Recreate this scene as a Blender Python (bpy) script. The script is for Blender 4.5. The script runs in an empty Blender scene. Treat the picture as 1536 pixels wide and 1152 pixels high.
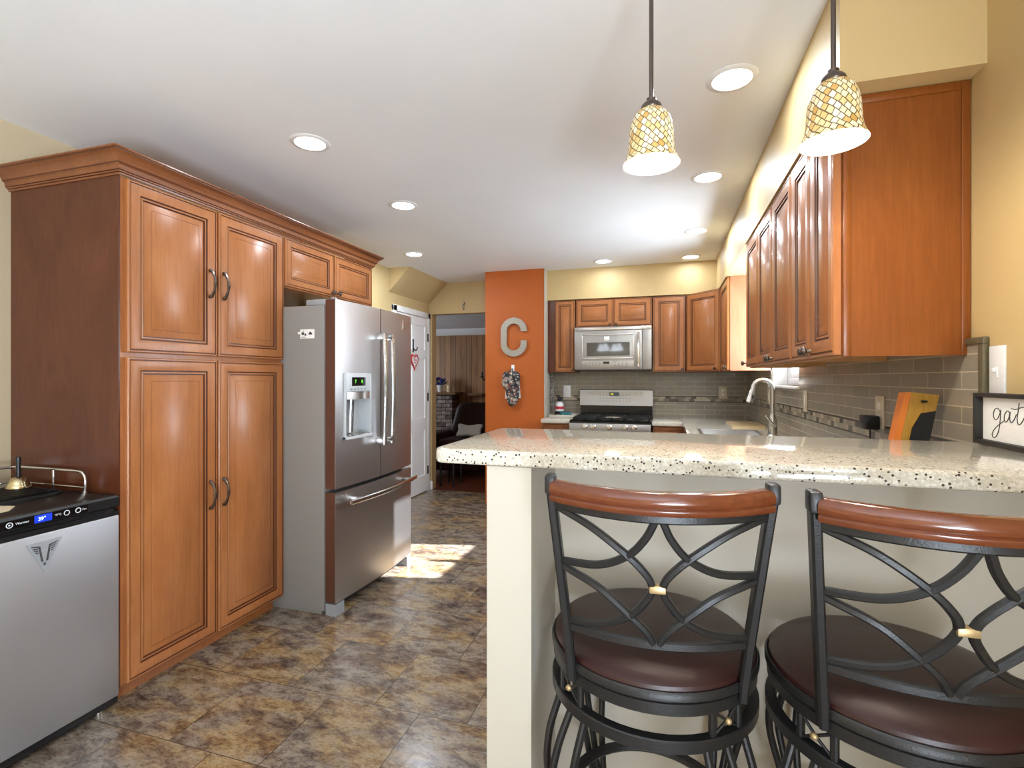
import bpy, bmesh, math, random
from mathutils import Vector, Matrix

random.seed(7)
S = bpy.context.scene
COL = S.collection
R = math.radians

# ------------------------------------------------------------------ camera
YAW = math.atan2(230, 755)
cam_d = bpy.data.cameras.new('camera')
cam_d.sensor_fit = 'HORIZONTAL'
cam_d.sensor_width = 36.0
cam_d.lens = 36.0 * 755 / 1536
cam_d.shift_y = -8.0 / 1536
cam_d.clip_start = 0.02
cam_d.clip_end = 60
cam = bpy.data.objects.new('camera', cam_d)
cam.location = (0, 0, 1.31)
cam.rotation_euler = (R(90), 0, YAW)
COL.objects.link(cam)
S.camera = cam

# ------------------------------------------------------------------ view, world, sun, daylight
S.view_settings.view_transform = 'Standard'
S.view_settings.look = 'None'
S.view_settings.gamma = 1.0
S.view_settings.use_curve_mapping = False
S.view_settings.exposure = 0.85
S.cycles.max_bounces = 8
S.cycles.diffuse_bounces = 5
S.cycles.glossy_bounces = 5
S.cycles.transmission_bounces = 6
S.cycles.sample_clamp_indirect = 6.0
S.cycles.caustics_reflective = False
S.cycles.caustics_refractive = False
S.cycles.use_denoising = True

world = bpy.data.worlds.new('sky')
S.world = world
world.use_nodes = True
bg = world.node_tree.nodes['Background']
bg.inputs[0].default_value = (0.80, 0.90, 1.0, 1)
bg.inputs[1].default_value = 1.6


def add_light(name, kind, loc, energy, color=(1, 1, 1), direction=None, **kw):
    d = bpy.data.lights.new(name, kind)
    d.energy = energy
    d.color = color
    for k, v in kw.items():
        setattr(d, k, v)
    o = bpy.data.objects.new(name, d)
    o.location = loc
    if direction is not None:
        o.rotation_euler = Vector(direction).to_track_quat('-Z', 'Y').to_euler()
    COL.objects.link(o)
    return o


SUN_DIR = (-1.0, -0.22, -0.58)
add_light('sunlight', 'SUN', (4, 5, 4), 28.0, (0.94, 0.97, 1.0), SUN_DIR, angle=R(0.8))
# daylight entering by the patio window behind the camera and the sink window, plus added ceiling and living fills
add_light('daylight_patio', 'AREA', (0.80, -1.55, 1.00), 20, (0.74, 0.87, 1.0), (-1, 0.40, 0.0),
          shape='RECTANGLE', size=1.6, size_y=1.8)
add_light('added_ceiling_fill', 'AREA', (0.78, -1.55, 0.56), 118, (0.72, 0.86, 1.0), (-0.42, 0.08, 1.0),  # unseen upward fill lamp, added to brighten the ceiling
          shape='RECTANGLE', size=1.6, size_y=0.9)
add_light('daylight_sink', 'AREA', (0.985, 3.87, 1.66), 25, (0.76, 0.89, 1.0), (-1, 0, 0.65),
          shape='RECTANGLE', size=0.75, size_y=0.7)
add_light('added_living_fill', 'AREA', (-6.9, 8.0, 1.5), 28, (0.82, 0.92, 1.0), (1, 0, 0.1),  # unseen lamp added to light the living room
          shape='RECTANGLE', size=1.6, size_y=1.2)

# ------------------------------------------------------------------ node helpers


def srgb(r, g, b):
    def f(c):
        c /= 255.0
        return c / 12.92 if c <= 0.04045 else ((c + 0.055) / 1.055) ** 2.4
    return (f(r), f(g), f(b), 1.0)


class NT:
    def __init__(self, name):
        self.m = bpy.data.materials.new(name)
        self.m.use_nodes = True
        self.t = self.m.node_tree
        self.b = self.t.nodes['Principled BSDF']

    def n(self, kind, **kw):
        nd = self.t.nodes.new(kind)
        for k, v in kw.items():
            if k.startswith('_'):
                nd.inputs[k[1:].replace('_', ' ')].default_value = v
            else:
                setattr(nd, k, v)
        return nd

    def l(self, a, ao, b, bi):
        self.t.links.new(a.outputs[ao], b.inputs[bi])

    def pos(self, scale=(1, 1, 1), loc=(0, 0, 0), obj=False):
        if obj:
            g = self.n('ShaderNodeTexCoord')
            so = 'Object'
        else:
            g = self.n('ShaderNodeNewGeometry')
            so = 'Position'
        mp = self.n('ShaderNodeMapping')
        mp.inputs['Scale'].default_value = scale
        mp.inputs['Location'].default_value = loc
        self.l(g, so, mp, 'Vector')
        return mp

    def noise(self, vec, scale, detail=4, rough=0.55, dist=0.0):
        nd = self.n('ShaderNodeTexNoise')
        nd.inputs['Scale'].default_value = scale
        nd.inputs['Detail'].default_value = detail
        nd.inputs['Roughness'].default_value = rough
        nd.inputs['Distortion'].default_value = dist
        if vec is not None:
            self.l(vec, 0, nd, 'Vector')
        return nd

    def ramp(self, src, so, stops):
        r = self.n('ShaderNodeValToRGB')
        e = r.color_ramp.elements
        while len(e) < len(stops):
            e.new(0.5)
        for i, (p, c) in enumerate(stops):
            e[i].position = p
            e[i].color = c
        self.l(src, so, r, 'Fac')
        return r

    def mix(self, a, ao, b, bo, fac=0.5, mode='MIX', facsrc=None):
        m = self.n('ShaderNodeMix', data_type='RGBA', blend_type=mode)
        m.inputs[0].default_value = fac
        if facsrc is not None:
            self.l(facsrc[0], facsrc[1], m, 0)
        if isinstance(a, tuple):
            m.inputs[6].default_value = a
        else:
            self.l(a, ao, m, 6)
        if isinstance(b, tuple):
            m.inputs[7].default_value = b
        else:
            self.l(b, bo, m, 7)
        return m

    def bump(self, src, so, strength, dist=0.002):
        b = self.n('ShaderNodeBump')
        b.inputs['Strength'].default_value = strength
        b.inputs['Distance'].default_value = dist
        self.l(src, so, b, 'Height')
        self.l(b, 0, self.b, 'Normal')
        return b

    def set(self, **kw):
        for k, v in kw.items():
            self.b.inputs[k.replace('_', ' ')].default_value = v
        return self


def plain(name, c, rough=0.5, metal=0.0, bump=0.0, bscale=200, coat=0.0, var=0.04):
    t = NT(name)
    t.set(Roughness=rough, Metallic=metal, Coat_Weight=coat)
    mp = t.pos()
    n = t.noise(mp, bscale, 3)
    c2 = tuple(min(1, x * (1 - var)) for x in c[:3]) + (1,)
    c3 = tuple(min(1, x * (1 + var)) for x in c[:3]) + (1,)
    r = t.ramp(n, 'Fac', [(0.3, c2), (0.7, c3)])
    t.l(r, 'Color', t.b, 'Base Color')
    if bump:
        t.bump(n, 'Fac', bump)
    return t.m


def paint(name, c, rough=0.5):
    t = NT(name)
    mp = t.pos()
    n = t.noise(mp, 260, 3)
    n2 = t.noise(mp, 1.3, 2)
    a = tuple(x * 0.97 for x in c[:3]) + (1,)
    b = tuple(min(1, x * 1.03) for x in c[:3]) + (1,)
    r = t.ramp(n2, 'Fac', [(0.3, a), (0.7, b)])
    t.l(r, 'Color', t.b, 'Base Color')
    t.set(Roughness=rough)
    t.bump(n, 'Fac', 0.06, 0.001)
    return t.m


def wood(name, dark, mid, light, rough=0.32, grain=1.0, coat=0.10, axis='Z'):
    t = NT(name)
    if axis == 'Z':
        s1, s2 = (22, 22, 1.1), (3.0, 3.0, 1.2)
    elif axis == 'X':
        s1, s2 = (1.1, 22, 22), (1.2, 3.0, 3.0)
    else:
        s1, s2 = (22, 1.1, 22), (3.0, 1.2, 3.0)
    fine = t.noise(t.pos(s1), 6.0 * grain, 5, 0.6, 0.4)
    big = t.noise(t.pos(s2), 1.6, 4, 0.6, 0.6)
    r1 = t.ramp(fine, 'Fac', [(0.28, dark), (0.5, mid), (0.75, light)])
    r2 = t.ramp(big, 'Fac', [(0.3, dark), (0.52, mid), (0.72, light)])
    m = t.mix(r1, 'Color', r2, 'Color', 0.55)
    t.l(m, 2, t.b, 'Base Color')
    t.set(Roughness=rough, Coat_Weight=coat, Coat_Roughness=0.15, Specular_IOR_Level=0.35)
    t.bump(fine, 'Fac', 0.05, 0.001)
    return t.m


def steel(name, c=(0.60, 0.58, 0.56, 1), rough=0.28, axis='Z', strength=0.06):
    t = NT(name)
    sc = {'Z': (150, 150, 2.5), 'Y': (150, 2.5, 150), 'X': (2.5, 150, 150)}[axis]
    n = t.noise(t.pos(sc), 6, 4)
    t.set(Base_Color=c, Metallic=1.0)
    rr = t.n('ShaderNodeMapRange')
    rr.inputs['To Min'].default_value = rough - 0.05
    rr.inputs['To Max'].default_value = rough + 0.07
    t.l(n, 'Fac', rr, 'Value')
    t.l(rr, 0, t.b, 'Roughness')
    t.bump(n, 'Fac', strength, 0.0006)
    return t.m


def glow(name, c, strength, base=None):
    t = NT(name)
    t.set(Base_Color=base or c, Emission_Color=c, Emission_Strength=strength, Roughness=0.4)
    return t.m


def quartz(name):
    t = NT(name)
    mp = t.pos()
    v = t.n('ShaderNodeTexVoronoi')
    v.inputs['Scale'].default_value = 260
    t.l(mp, 0, v, 'Vector')
    sep = t.n('ShaderNodeSeparateColor')
    t.l(v, 'Color', sep, 0)
    base = t.ramp(sep, 'Red', [(0.0, srgb(190, 182, 166)), (0.55, srgb(204, 196, 180)), (1.0, srgb(222, 217, 206))])
    v2 = t.n('ShaderNodeTexVoronoi')
    v2.inputs['Scale'].default_value = 140
    mp2 = t.pos((1, 1, 1), (3.1, 1.7, 0.4))
    t.l(mp2, 0, v2, 'Vector')
    sep2 = t.n('ShaderNodeSeparateColor')
    t.l(v2, 'Color', sep2, 0)
    fleck = t.n('ShaderNodeMath', operation='GREATER_THAN')
    fleck.inputs[1].default_value = 0.74
    t.l(sep2, 'Green', fleck, 0)
    near = t.n('ShaderNodeMath', operation='LESS_THAN')
    near.inputs[1].default_value = 0.33
    t.l(v2, 'Distance', near, 0)
    both = t.n('ShaderNodeMath', operation='MULTIPLY')
    t.l(fleck, 0, both, 0)
    t.l(near, 0, both, 1)
    m = t.mix(base, 'Color', srgb(70, 62, 54), None, 0.5, 'MIX', (both, 0))
    t.l(m, 2, t.b, 'Base Color')
    t.set(Roughness=0.10, Coat_Weight=0.3, Coat_Roughness=0.05)
    return t.m


def tile_floor(name):
    t = NT(name)
    mp = t.pos((1, 1, 1), (1.32, -1.775, 0))
    bk = t.n('ShaderNodeTexBrick', offset=0.5, offset_frequency=2, squash=1.0)
    bk.inputs['Scale'].default_value = 1.0
    bk.inputs['Brick Width'].default_value = 0.40
    bk.inputs['Row Height'].default_value = 0.395
    bk.inputs['Mortar Size'].default_value = 0.0016
    bk.inputs['Mortar Smooth'].default_value = 0.1
    bk.inputs['Color1'].default_value = (0, 0, 0, 1)
    bk.inputs['Color2'].default_value = (1, 1, 1, 1)
    bk.inputs['Mortar'].default_value = (0.5, 0.5, 0.5, 1)
    t.l(mp, 0, bk, 'Vector')
    # every tile slips the pattern by its own amount
    sc = t.n('ShaderNodeVectorMath', operation='SCALE')
    sc.inputs['Scale'].default_value = 9.0
    t.l(bk, 'Color', sc, 0)
    add = t.n('ShaderNodeVectorMath', operation='ADD')
    t.l(mp, 0, add, 0)
    t.l(sc, 0, add, 1)
    st = t.n('ShaderNodeMapping')
    st.inputs['Scale'].default_value = (0.85, 1.7, 1.0)
    st.inputs['Rotation'].default_value = (0, 0, 0.5)
    t.l(add, 0, st, 'Vector')
    big = t.noise(st, 3.2, 6, 0.68, 0.35)
    med = t.noise(st, 11, 10, 0.80, 0.25)
    fin = t.noise(st, 60, 6, 0.75, 0.4)
    hue = t.noise(st, 2.4, 5, 0.62, 0.3)
    grey = t.ramp(med, 'Fac', [(0.34, srgb(72, 62, 58)), (0.43, srgb(114, 100, 88)), (0.50, srgb(150, 136, 120)), (0.57, srgb(176, 162, 142)), (0.68, srgb(150, 148, 146))])
    gold = t.ramp(med, 'Fac', [(0.34, srgb(92, 66, 44)), (0.43, srgb(138, 106, 72)), (0.50, srgb(172, 142, 98)), (0.58, srgb(194, 168, 124)), (0.68, srgb(170, 154, 130))])
    brown = t.ramp(med, 'Fac', [(0.36, srgb(62, 50, 45)), (0.46, srgb(100, 82, 70)), (0.54, srgb(138, 118, 100)), (0.64, srgb(164, 148, 130))])
    mk1 = t.ramp(hue, 'Fac', [(0.47, (0, 0, 0, 1)), (0.60, (1, 1, 1, 1))])
    mk2 = t.ramp(big, 'Fac', [(0.38, (1, 1, 1, 1)), (0.50, (0, 0, 0, 1))])
    ma = t.mix(grey, 'Color', gold, 'Color', 0.5, 'MIX', (mk1, 'Color'))
    m1 = t.mix(ma, 2, brown, 'Color', 0.5, 'MIX', (mk2, 'Color'))
    spk = t.ramp(fin, 'Fac', [(0.36, (0.35, 0.31, 0.29, 1)), (0.47, (0.95, 0.95, 0.95, 1)), (0.7, (1.15, 1.13, 1.1, 1))])
    tint = t.mix(m1, 2, spk, 'Color', 0.8, 'MULTIPLY')
    mm = t.mix(tint, 2, srgb(74, 64, 54), None, 0.5, 'MIX', (bk, 'Fac'))
    dk = t.mix(mm, 2, (0.74, 0.74, 0.77, 1), None, 1.0, 'MULTIPLY')
    t.l(dk, 2, t.b, 'Base Color')
    t.set(Roughness=0.26, Specular_IOR_Level=0.5, Coat_Weight=0.35, Coat_Roughness=0.16)
    t.bump(med, 'Fac', 0.12, 0.002)
    return t.m


def backsplash(name, horiz):
    """2 x 8 glass tiles with a mosaic band; horiz is the wall's horizontal world axis ('X' or 'Y')"""
    t = NT(name)
    g = t.n('ShaderNodeNewGeometry')
    sp = t.n('ShaderNodeSeparateXYZ')
    t.l(g, 'Position', sp, 0)

    def vec(zoff, hoff):
        cb = t.n('ShaderNodeCombineXYZ')
        a = t.n('ShaderNodeMath', operation='ADD')
        a.inputs[1].default_value = hoff
        t.l(sp, horiz, a, 0)
        b = t.n('ShaderNodeMath', operation='ADD')
        b.inputs[1].default_value = zoff
        t.l(sp, 'Z', b, 0)
        t.l(a, 0, cb, 'X')
        t.l(b, 0, cb, 'Y')
        return cb

    def brick(v, w, h, mortar, c1, c2, cm, off=0.5):
        bk = t.n('ShaderNodeTexBrick', offset=off, offset_frequency=2)
        bk.inputs['Scale'].default_value = 1.0
        bk.inputs['Brick Width'].default_value = w
        bk.inputs['Row Height'].default_value = h
        bk.inputs['Mortar Size'].default_value = mortar
        bk.inputs['Color1'].default_value = c1
        bk.inputs['Color2'].default_value = c2
        bk.inputs['Mortar'].default_value = cm
        t.l(v, 0, bk, 'Vector')
        return bk
    main = brick(vec(-1.1385 + 0.0475 * 6, 5 - 0.14), 0.187, 0.0475, 0.0017, srgb(138, 129, 115), srgb(152, 142, 126), srgb(198, 186, 164))
    mos = brick(vec(-1.077, 5), 0.050, 0.0275, 0.0011, srgb(40, 32, 28), srgb(196, 182, 158), srgb(150, 138, 120), 0.37)
    mp = t.pos()
    spn = t.noise(mp, 420, 2)
    spr = t.ramp(spn, 'Fac', [(0.35, (0.84, 0.84, 0.84, 1)), (0.65, (1.12, 1.12, 1.12, 1))])
    main2 = t.mix(main, 'Color', spr, 'Color', 0.8, 'MULTIPLY')

    def above(z):
        a = t.n('ShaderNodeMath', operation='GREATER_THAN')
        a.inputs[1].default_value = z
        t.l(sp, 'Z', a, 0)
        return a

    def band(lo, hi):
        a, b = above(lo), above(hi)
        s_ = t.n('ShaderNodeMath', operation='SUBTRACT')
        t.l(a, 0, s_, 0)
        t.l(b, 0, s_, 1)
        return s_
    m1 = t.mix(main2, 2, mos, 'Color', 0, 'MIX', (band(1.077, 1.132), 0))
    m2 = t.mix(m1, 2, srgb(52, 40, 34), None, 0, 'MIX', (band(1.126, 1.134), 0))
    m3 = t.mix(m2, 2, srgb(52, 40, 34), None, 0, 'MIX', (band(1.073, 1.080), 0))
    t.l(m3, 2, t.b, 'Base Color')
    t.set(Roughness=0.28, Coat_Weight=0.12, Coat_Roughness=0.06)
    inv = t.n('ShaderNodeMath', operation='SUBTRACT')
    inv.inputs[0].default_value = 1.0
    t.l(main, 'Fac', inv, 1)
    t.bump(inv, 0, 0.35, 0.002)
    return t.m


def panelling(name):
    t = NT(name)
    g = t.pos()
    sp = t.n('ShaderNodeSeparateXYZ')
    t.l(g, 0, sp, 0)
    cb = t.n('ShaderNodeCombineXYZ')
    t.l(sp, 'X', cb, 'Y')
    t.l(sp, 'Z', cb, 'X')
    bk = t.n('ShaderNodeTexBrick', offset=0.0)
    bk.inputs['Scale'].default_value = 1.0
    bk.inputs['Brick Width'].default_value = 30.0
    bk.inputs['Row Height'].default_value = 0.13
    bk.inputs['Mortar Size'].default_value = 0.006
    bk.inputs['Color1'].default_value = srgb(146, 100, 58)
    bk.inputs['Color2'].default_value = srgb(180, 132, 82)
    bk.inputs['Mortar'].default_value = srgb(60, 42, 30)
    t.l(cb, 0, bk, 'Vector')
    n = t.noise(t.pos((6, 6, 0.5)), 3, 5)
    r = t.ramp(n, 'Fac', [(0.35, (0.6, 0.55, 0.5, 1)), (0.6, (1, 1, 1, 1))])
    m = t.mix(bk, 'Color', r, 'Color', 0.8, 'MULTIPLY')
    t.l(m, 2, t.b, 'Base Color')
    t.set(Roughness=0.45)
    return t.m


def brickwork(name):
    t = NT(name)
    g = t.pos()
    sp = t.n('ShaderNodeSeparateXYZ')
    t.l(g, 0, sp, 0)
    cb = t.n('ShaderNodeCombineXYZ')
    t.l(sp, 'X', cb, 'X')
    t.l(sp, 'Z', cb, 'Y')
    bk = t.n('ShaderNodeTexBrick')
    bk.inputs['Scale'].default_value = 1.0
    bk.inputs['Brick Width'].default_value = 0.21
    bk.inputs['Row Height'].default_value = 0.085
    bk.inputs['Mortar Size'].default_value = 0.008
    bk.inputs['Color1'].default_value = srgb(96, 78, 74)
    bk.inputs['Color2'].default_value = srgb(190, 172, 162)
    bk.inputs['Mortar'].default_value = srgb(40, 36, 34)
    t.l(cb, 0, bk, 'Vector')
    n = t.noise(t.pos(), 14, 4)
    r = t.ramp(n, 'Fac', [(0.4, (0.35, 0.33, 0.32, 1)), (0.65, (1, 1, 1, 1))])
    m = t.mix(bk, 'Color', r, 'Color', 0.8, 'MULTIPLY')
    t.l(m, 2, t.b, 'Base Color')
    t.set(Roughness=0.8)
    return t.m


def mosaic(name):
    t = NT(name)
    uv = t.n('ShaderNodeUVMap')
    mp = t.n('ShaderNodeMapping')
    mp.inputs['Rotation'].default_value = (0, 0, R(38))
    t.l(uv, 0, mp, 'Vector')
    nz = t.noise(mp, 30, 2)
    mx = t.n('ShaderNodeMix', data_type='VECTOR')
    mx.inputs[0].default_value = 0.012
    t.l(mp, 0, mx, 4)
    t.l(nz, 'Color', mx, 5)
    bk = t.n('ShaderNodeTexBrick', offset=0.4)
    bk.inputs['Scale'].default_value = 1.0
    bk.inputs['Brick Width'].default_value = 0.0165
    bk.inputs['Row Height'].default_value = 0.0150
    bk.inputs['Mortar Size'].default_value = 0.0013
    bk.inputs['Color1'].default_value = (0, 0, 0, 1)
    bk.inputs['Color2'].default_value = (1, 1, 1, 1)
    bk.inputs['Mortar'].default_value = (0, 0, 0, 1)
    t.l(mx, 1, bk, 'Vector')
    r = t.ramp(bk, 'Color', [(0.0, srgb(190, 146, 78)), (0.18, srgb(208, 176, 112)), (0.5, srgb(220, 202, 156)), (0.8, srgb(232, 222, 192))])
    m = t.mix(r, 'Color', srgb(104, 82, 50), None, 0, 'MIX', (bk, 'Fac'))
    t.l(m, 2, t.b, 'Base Color')
    t.l(m, 2, t.b, 'Emission Color')
    t.set(Emission_Strength=0.14, Roughness=0.25)
    return t.m


def mitt_cloth(name):
    t = NT(name)
    v = t.n('ShaderNodeTexVoronoi')
    v.inputs['Scale'].default_value = 36
    t.l(t.pos(), 0, v, 'Vector')
    sep = t.n('ShaderNodeSeparateColor')
    t.l(v, 'Color', sep, 0)
    a = t.ramp(v, 'Distance', [(0.22, srgb(222, 212, 200)), (0.30, srgb(110, 96, 88)), (0.42, srgb(38, 40, 48))])
    hue = t.ramp(sep, 'Red', [(0.0, srgb(60, 58, 62)), (0.5, srgb(70, 66, 70)), (0.62, srgb(222, 214, 202)), (0.9, srgb(190, 150, 126)), (1.0, srgb(150, 70, 60))])
    m = t.mix(a, 'Color', hue, 'Color', 0.45)
    t.l(m, 2, t.b, 'Base Color')
    t.set(Roughness=0.9)
    return t.m


def glass(name):
    t = NT(name)
    t.set(Base_Color=(1, 1, 1, 1), Roughness=0.02)
    tr = t.n('ShaderNodeBsdfTransparent')
    fr = t.n('ShaderNodeFresnel')
    fr.inputs['IOR'].default_value = 1.3
    mx = t.n('ShaderNodeMixShader')
    t.l(fr, 0, mx, 0)
    t.l(tr, 0, mx, 1)
    t.l(t.b, 0, mx, 2)
    t.l(mx, 0, t.t.nodes['Material Output'], 'Surface')
    return t.m


M = {}
M['wall'] = paint('wall_paint', srgb(200, 174, 124))
M['wall_near'] = paint('wall_paint_daylit', srgb(196, 179, 148))  # cool daylight on the near left wall mixed into its paint colour
M['wall_far'] = paint('hall_paint', srgb(196, 172, 126))
M['cream'] = paint('peninsula_paint', srgb(190, 182, 168))
M['ceiling'] = paint('ceiling_paint', srgb(238, 240, 243), 0.75)
M['orange'] = paint('orange_paint', srgb(180, 90, 24), 0.6)
M['white'] = paint('white_trim', srgb(236, 236, 236), 0.35)
M['floor'] = tile_floor('slate_vinyl')
M['wfloor'] = wood('dark_wood_floor', srgb(66, 34, 22), srgb(94, 48, 30), srgb(120, 66, 42), 0.3, axis='X')
M['door'] = wood('cabinet_wood', srgb(146, 88, 46), srgb(167, 105, 60), srgb(184, 122, 74), 0.32)
M['glaze'] = plain('dark_glaze', srgb(82, 40, 18), 0.4)
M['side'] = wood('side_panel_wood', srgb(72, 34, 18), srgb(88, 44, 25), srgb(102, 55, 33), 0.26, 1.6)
M['panel'] = wood('end_panel_wood', srgb(112, 58, 16), srgb(128, 69, 22), srgb(144, 83, 32), 0.30)
M['crown'] = wood('crown_wood', srgb(110, 64, 38), srgb(132, 80, 48), srgb(148, 94, 58), 0.3, axis='Y')
M['side_lit'] = wood('window_lit_wood', srgb(160, 98, 68), srgb(176, 114, 84), srgb(188, 128, 98), 0.4)  # window light on the cabinet side put into a paler wood colour
M['inside'] = plain('cabinet_underside', srgb(196, 150, 98), 0.5)
M['steel'] = steel('brushed_steel', (0.47, 0.46, 0.46, 1), 0.33)
M['steelh'] = steel('brushed_steel_level', (0.42, 0.40, 0.38, 1), 0.46, 'X')
M['keg'] = steel('cooler_steel', (0.62, 0.65, 0.70, 1), 0.48, 'Y', 0.04)
M['chrome'] = plain('chrome', (0.78, 0.78, 0.78, 1), 0.08, 1.0, var=0.0)
M['hsteel'] = plain('handle_steel', (0.60, 0.59, 0.58, 1), 0.22, 1.0, var=0.0)
M['nickel'] = plain('brushed_nickel', (0.62, 0.60, 0.57, 1), 0.25, 1.0, var=0.0)
M['bronze'] = plain('dark_bronze', (0.13, 0.10, 0.085, 1), 0.30, 0.9, var=0.0)
M['pewter'] = plain('antique_pewter', (0.20, 0.17, 0.15, 1), 0.26, 1.0, var=0.1)
M['fridgeside'] = plain('grey_enamel', srgb(138, 134, 130), 0.40, 0.0, 0.04, 500)
M['edge'] = plain('edge_reflection_brown', srgb(100, 66, 52), 0.35, 0.3)  # cabinet reflection on the fridge's near edge painted as flat brown
M['greyplastic'] = plain('grey_plastic', srgb(150, 153, 157), 0.4)
M['lightplastic'] = plain('pale_plastic', srgb(206, 210, 214), 0.3)
M['black'] = plain('black_plastic', srgb(22, 22, 24), 0.35)
M['blackgloss'] = plain('black_enamel', srgb(10, 10, 11), 0.25)
M['blackmatte'] = plain('matte_black', srgb(20, 19, 19), 0.7)
M['iron'] = plain('hammered_iron', srgb(48, 47, 47), 0.38, 0.55, 0.25, 330)
M['leather'] = plain('brown_leather', srgb(46, 20, 18), 0.40, 0, 0.12, 380)
M['rail'] = wood('stool_rail_wood', srgb(78, 36, 18), srgb(100, 50, 27), srgb(118, 64, 36), 0.2, axis='X', coat=0.6)
M['gold'] = plain('brass_band', srgb(176, 150, 108), 0.4, 0.6)
M['brass'] = plain('bell_brass', srgb(206, 190, 150), 0.2, 1.0)
M['quartz'] = quartz('speckled_quartz')
M['tile_r'] = backsplash('glass_tile_right', 'Y')
M['tile_b'] = backsplash('glass_tile_back', 'X')
M['trimtile'] = plain('tile_edge', srgb(92, 84, 62), 0.3, 0, 0.1, 300, var=0.2)
M['panelling'] = panelling('pine_panelling')
M['brick'] = brickwork('brickwork')
M['mosaic'] = mosaic('shell_mosaic')
M['lampin'] = glow('lamp_inside', (1.0, 0.93, 0.80, 1), 2.2)
M['chshade'] = glow('frosted_shade', (0.90, 0.95, 1.0, 1), 3.0)
M['bulb'] = glow('bulb_glow', (1.0, 0.90, 0.74, 1), 8.0)
M['can'] = glow('recessed_glow', (1.0, 0.97, 0.92, 1), 6.0)
M['green'] = glow('green_digits', srgb(110, 230, 60), 0.9)
M['bluelcd'] = glow('blue_screen', srgb(10, 40, 150), 0.9)
M['lcd'] = glow('white_digits', srgb(200, 225, 255), 1.6)
M['print'] = plain('white_print', srgb(214, 218, 222), 0.5)
M['darkprint'] = plain('dark_print', srgb(66, 66, 68), 0.5)
M['screen'] = plain('screen_black', srgb(8, 9, 8), 0.15)
M['amber'] = glow('amber_digits', srgb(200, 190, 60), 0.5)
M['plate'] = plain('almond_plate', srgb(206, 192, 166), 0.35)
M['plugslot'] = plain('socket_grey', srgb(230, 226, 216), 0.35)
M['paper'] = plain('paper', srgb(240, 238, 234), 0.7)
M['card'] = plain('cream_card', srgb(222, 206, 176), 0.6)
M['ink'] = plain('ink', srgb(62, 62, 62), 0.6)
M['frameblack'] = plain('black_frame', srgb(34, 32, 30), 0.5, 0, 0.2, 120)
M['zinc'] = plain('galvanized_metal', srgb(172, 166, 154), 0.42, 0.45, 0.1, 60, var=0.12)
M['mitt'] = mitt_cloth('patterned_cloth')
M['cloth'] = plain('white_cloth', srgb(230, 226, 222), 0.9, 0, 0.3, 200)
M['orangewood'] = plain('orange_lacquer', srgb(226, 128, 52), 0.4)
M['yellowwood'] = wood('spalted_wood', srgb(140, 98, 36), srgb(186, 140, 58), srgb(208, 166, 84), 0.35)
M['glass'] = glass('window_glass')
M['darkglass'] = plain('oven_glass', srgb(70, 70, 70), 0.06, 0.3, coat=1.0)
M['red'] = plain('red_paint', srgb(196, 40, 34), 0.4)
M['redlabel'] = plain('red_label', srgb(190, 24, 52), 0.4)
M['teal'] = plain('teal_sponge', srgb(48, 104, 108), 0.9, 0, 0.6, 150)
M['ceramic'] = plain('white_ceramic', srgb(236, 236, 238), 0.2)
M['tray'] = plain('stone_tray', srgb(206, 198, 182), 0.4)
M['foliage'] = plain('blue_flowers', srgb(48, 52, 120), 0.8, var=0.4, bscale=60)
M['leaf'] = plain('dark_leaf', srgb(44, 66, 44), 0.7)
M['recliner'] = plain('dark_leather', srgb(40, 20, 15), 0.6, 0, 0.1, 200)
M['recliner'].node_tree.nodes['Principled BSDF'].inputs['Specular IOR Level'].default_value = 0.12
M['pillow'] = plain('grey_cushion', srgb(186, 180, 170), 0.9, 0, 0.3, 250)
M['mantel'] = wood('mantel_wood', srgb(92, 66, 44), srgb(124, 94, 64), srgb(146, 114, 80), 0.4, axis='X')
M['candle'] = plain('candle_wax', srgb(220, 198, 158), 0.6)
M['silver'] = plain('silver_leaf', srgb(150, 152, 150), 0.35, 0.8, var=0.2)
M['board'] = wood('maple_board', srgb(186, 158, 116), srgb(204, 178, 136), srgb(216, 194, 154), 0.4, axis='Y')
M['sink'] = steel('sink_steel', (0.6, 0.6, 0.6, 1), 0.22, 'Y')
M['sash'] = paint('sash_white', srgb(238, 240, 244), 0.4)

# ------------------------------------------------------------------ mesh helpers


def V(*a):
    return Vector(a)


def catmull(pts, n=6, closed=False):
    pts = [Vector(p) for p in pts]
    out = []
    m = len(pts)
    segs = m if closed else m - 1
    for i in range(segs):
        if closed:
            p0, p1, p2, p3 = pts[(i - 1) % m], pts[i], pts[(i + 1) % m], pts[(i + 2) % m]
        else:
            p0 = pts[i - 1] if i > 0 else pts[0] * 2 - pts[1]
            p1, p2 = pts[i], pts[i + 1]
            p3 = pts[i + 2] if i + 2 < m else pts[-1] * 2 - pts[-2]
        for k in range(n):
            t = k / n
            out.append(0.5 * ((2 * p1) + (-p0 + p2) * t + (2 * p0 - 5 * p1 + 4 * p2 - p3) * t * t + (-p0 + 3 * p1 - 3 * p2 + p3) * t ** 3))
    if not closed:
        out.append(pts[-1])
    return out


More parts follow.
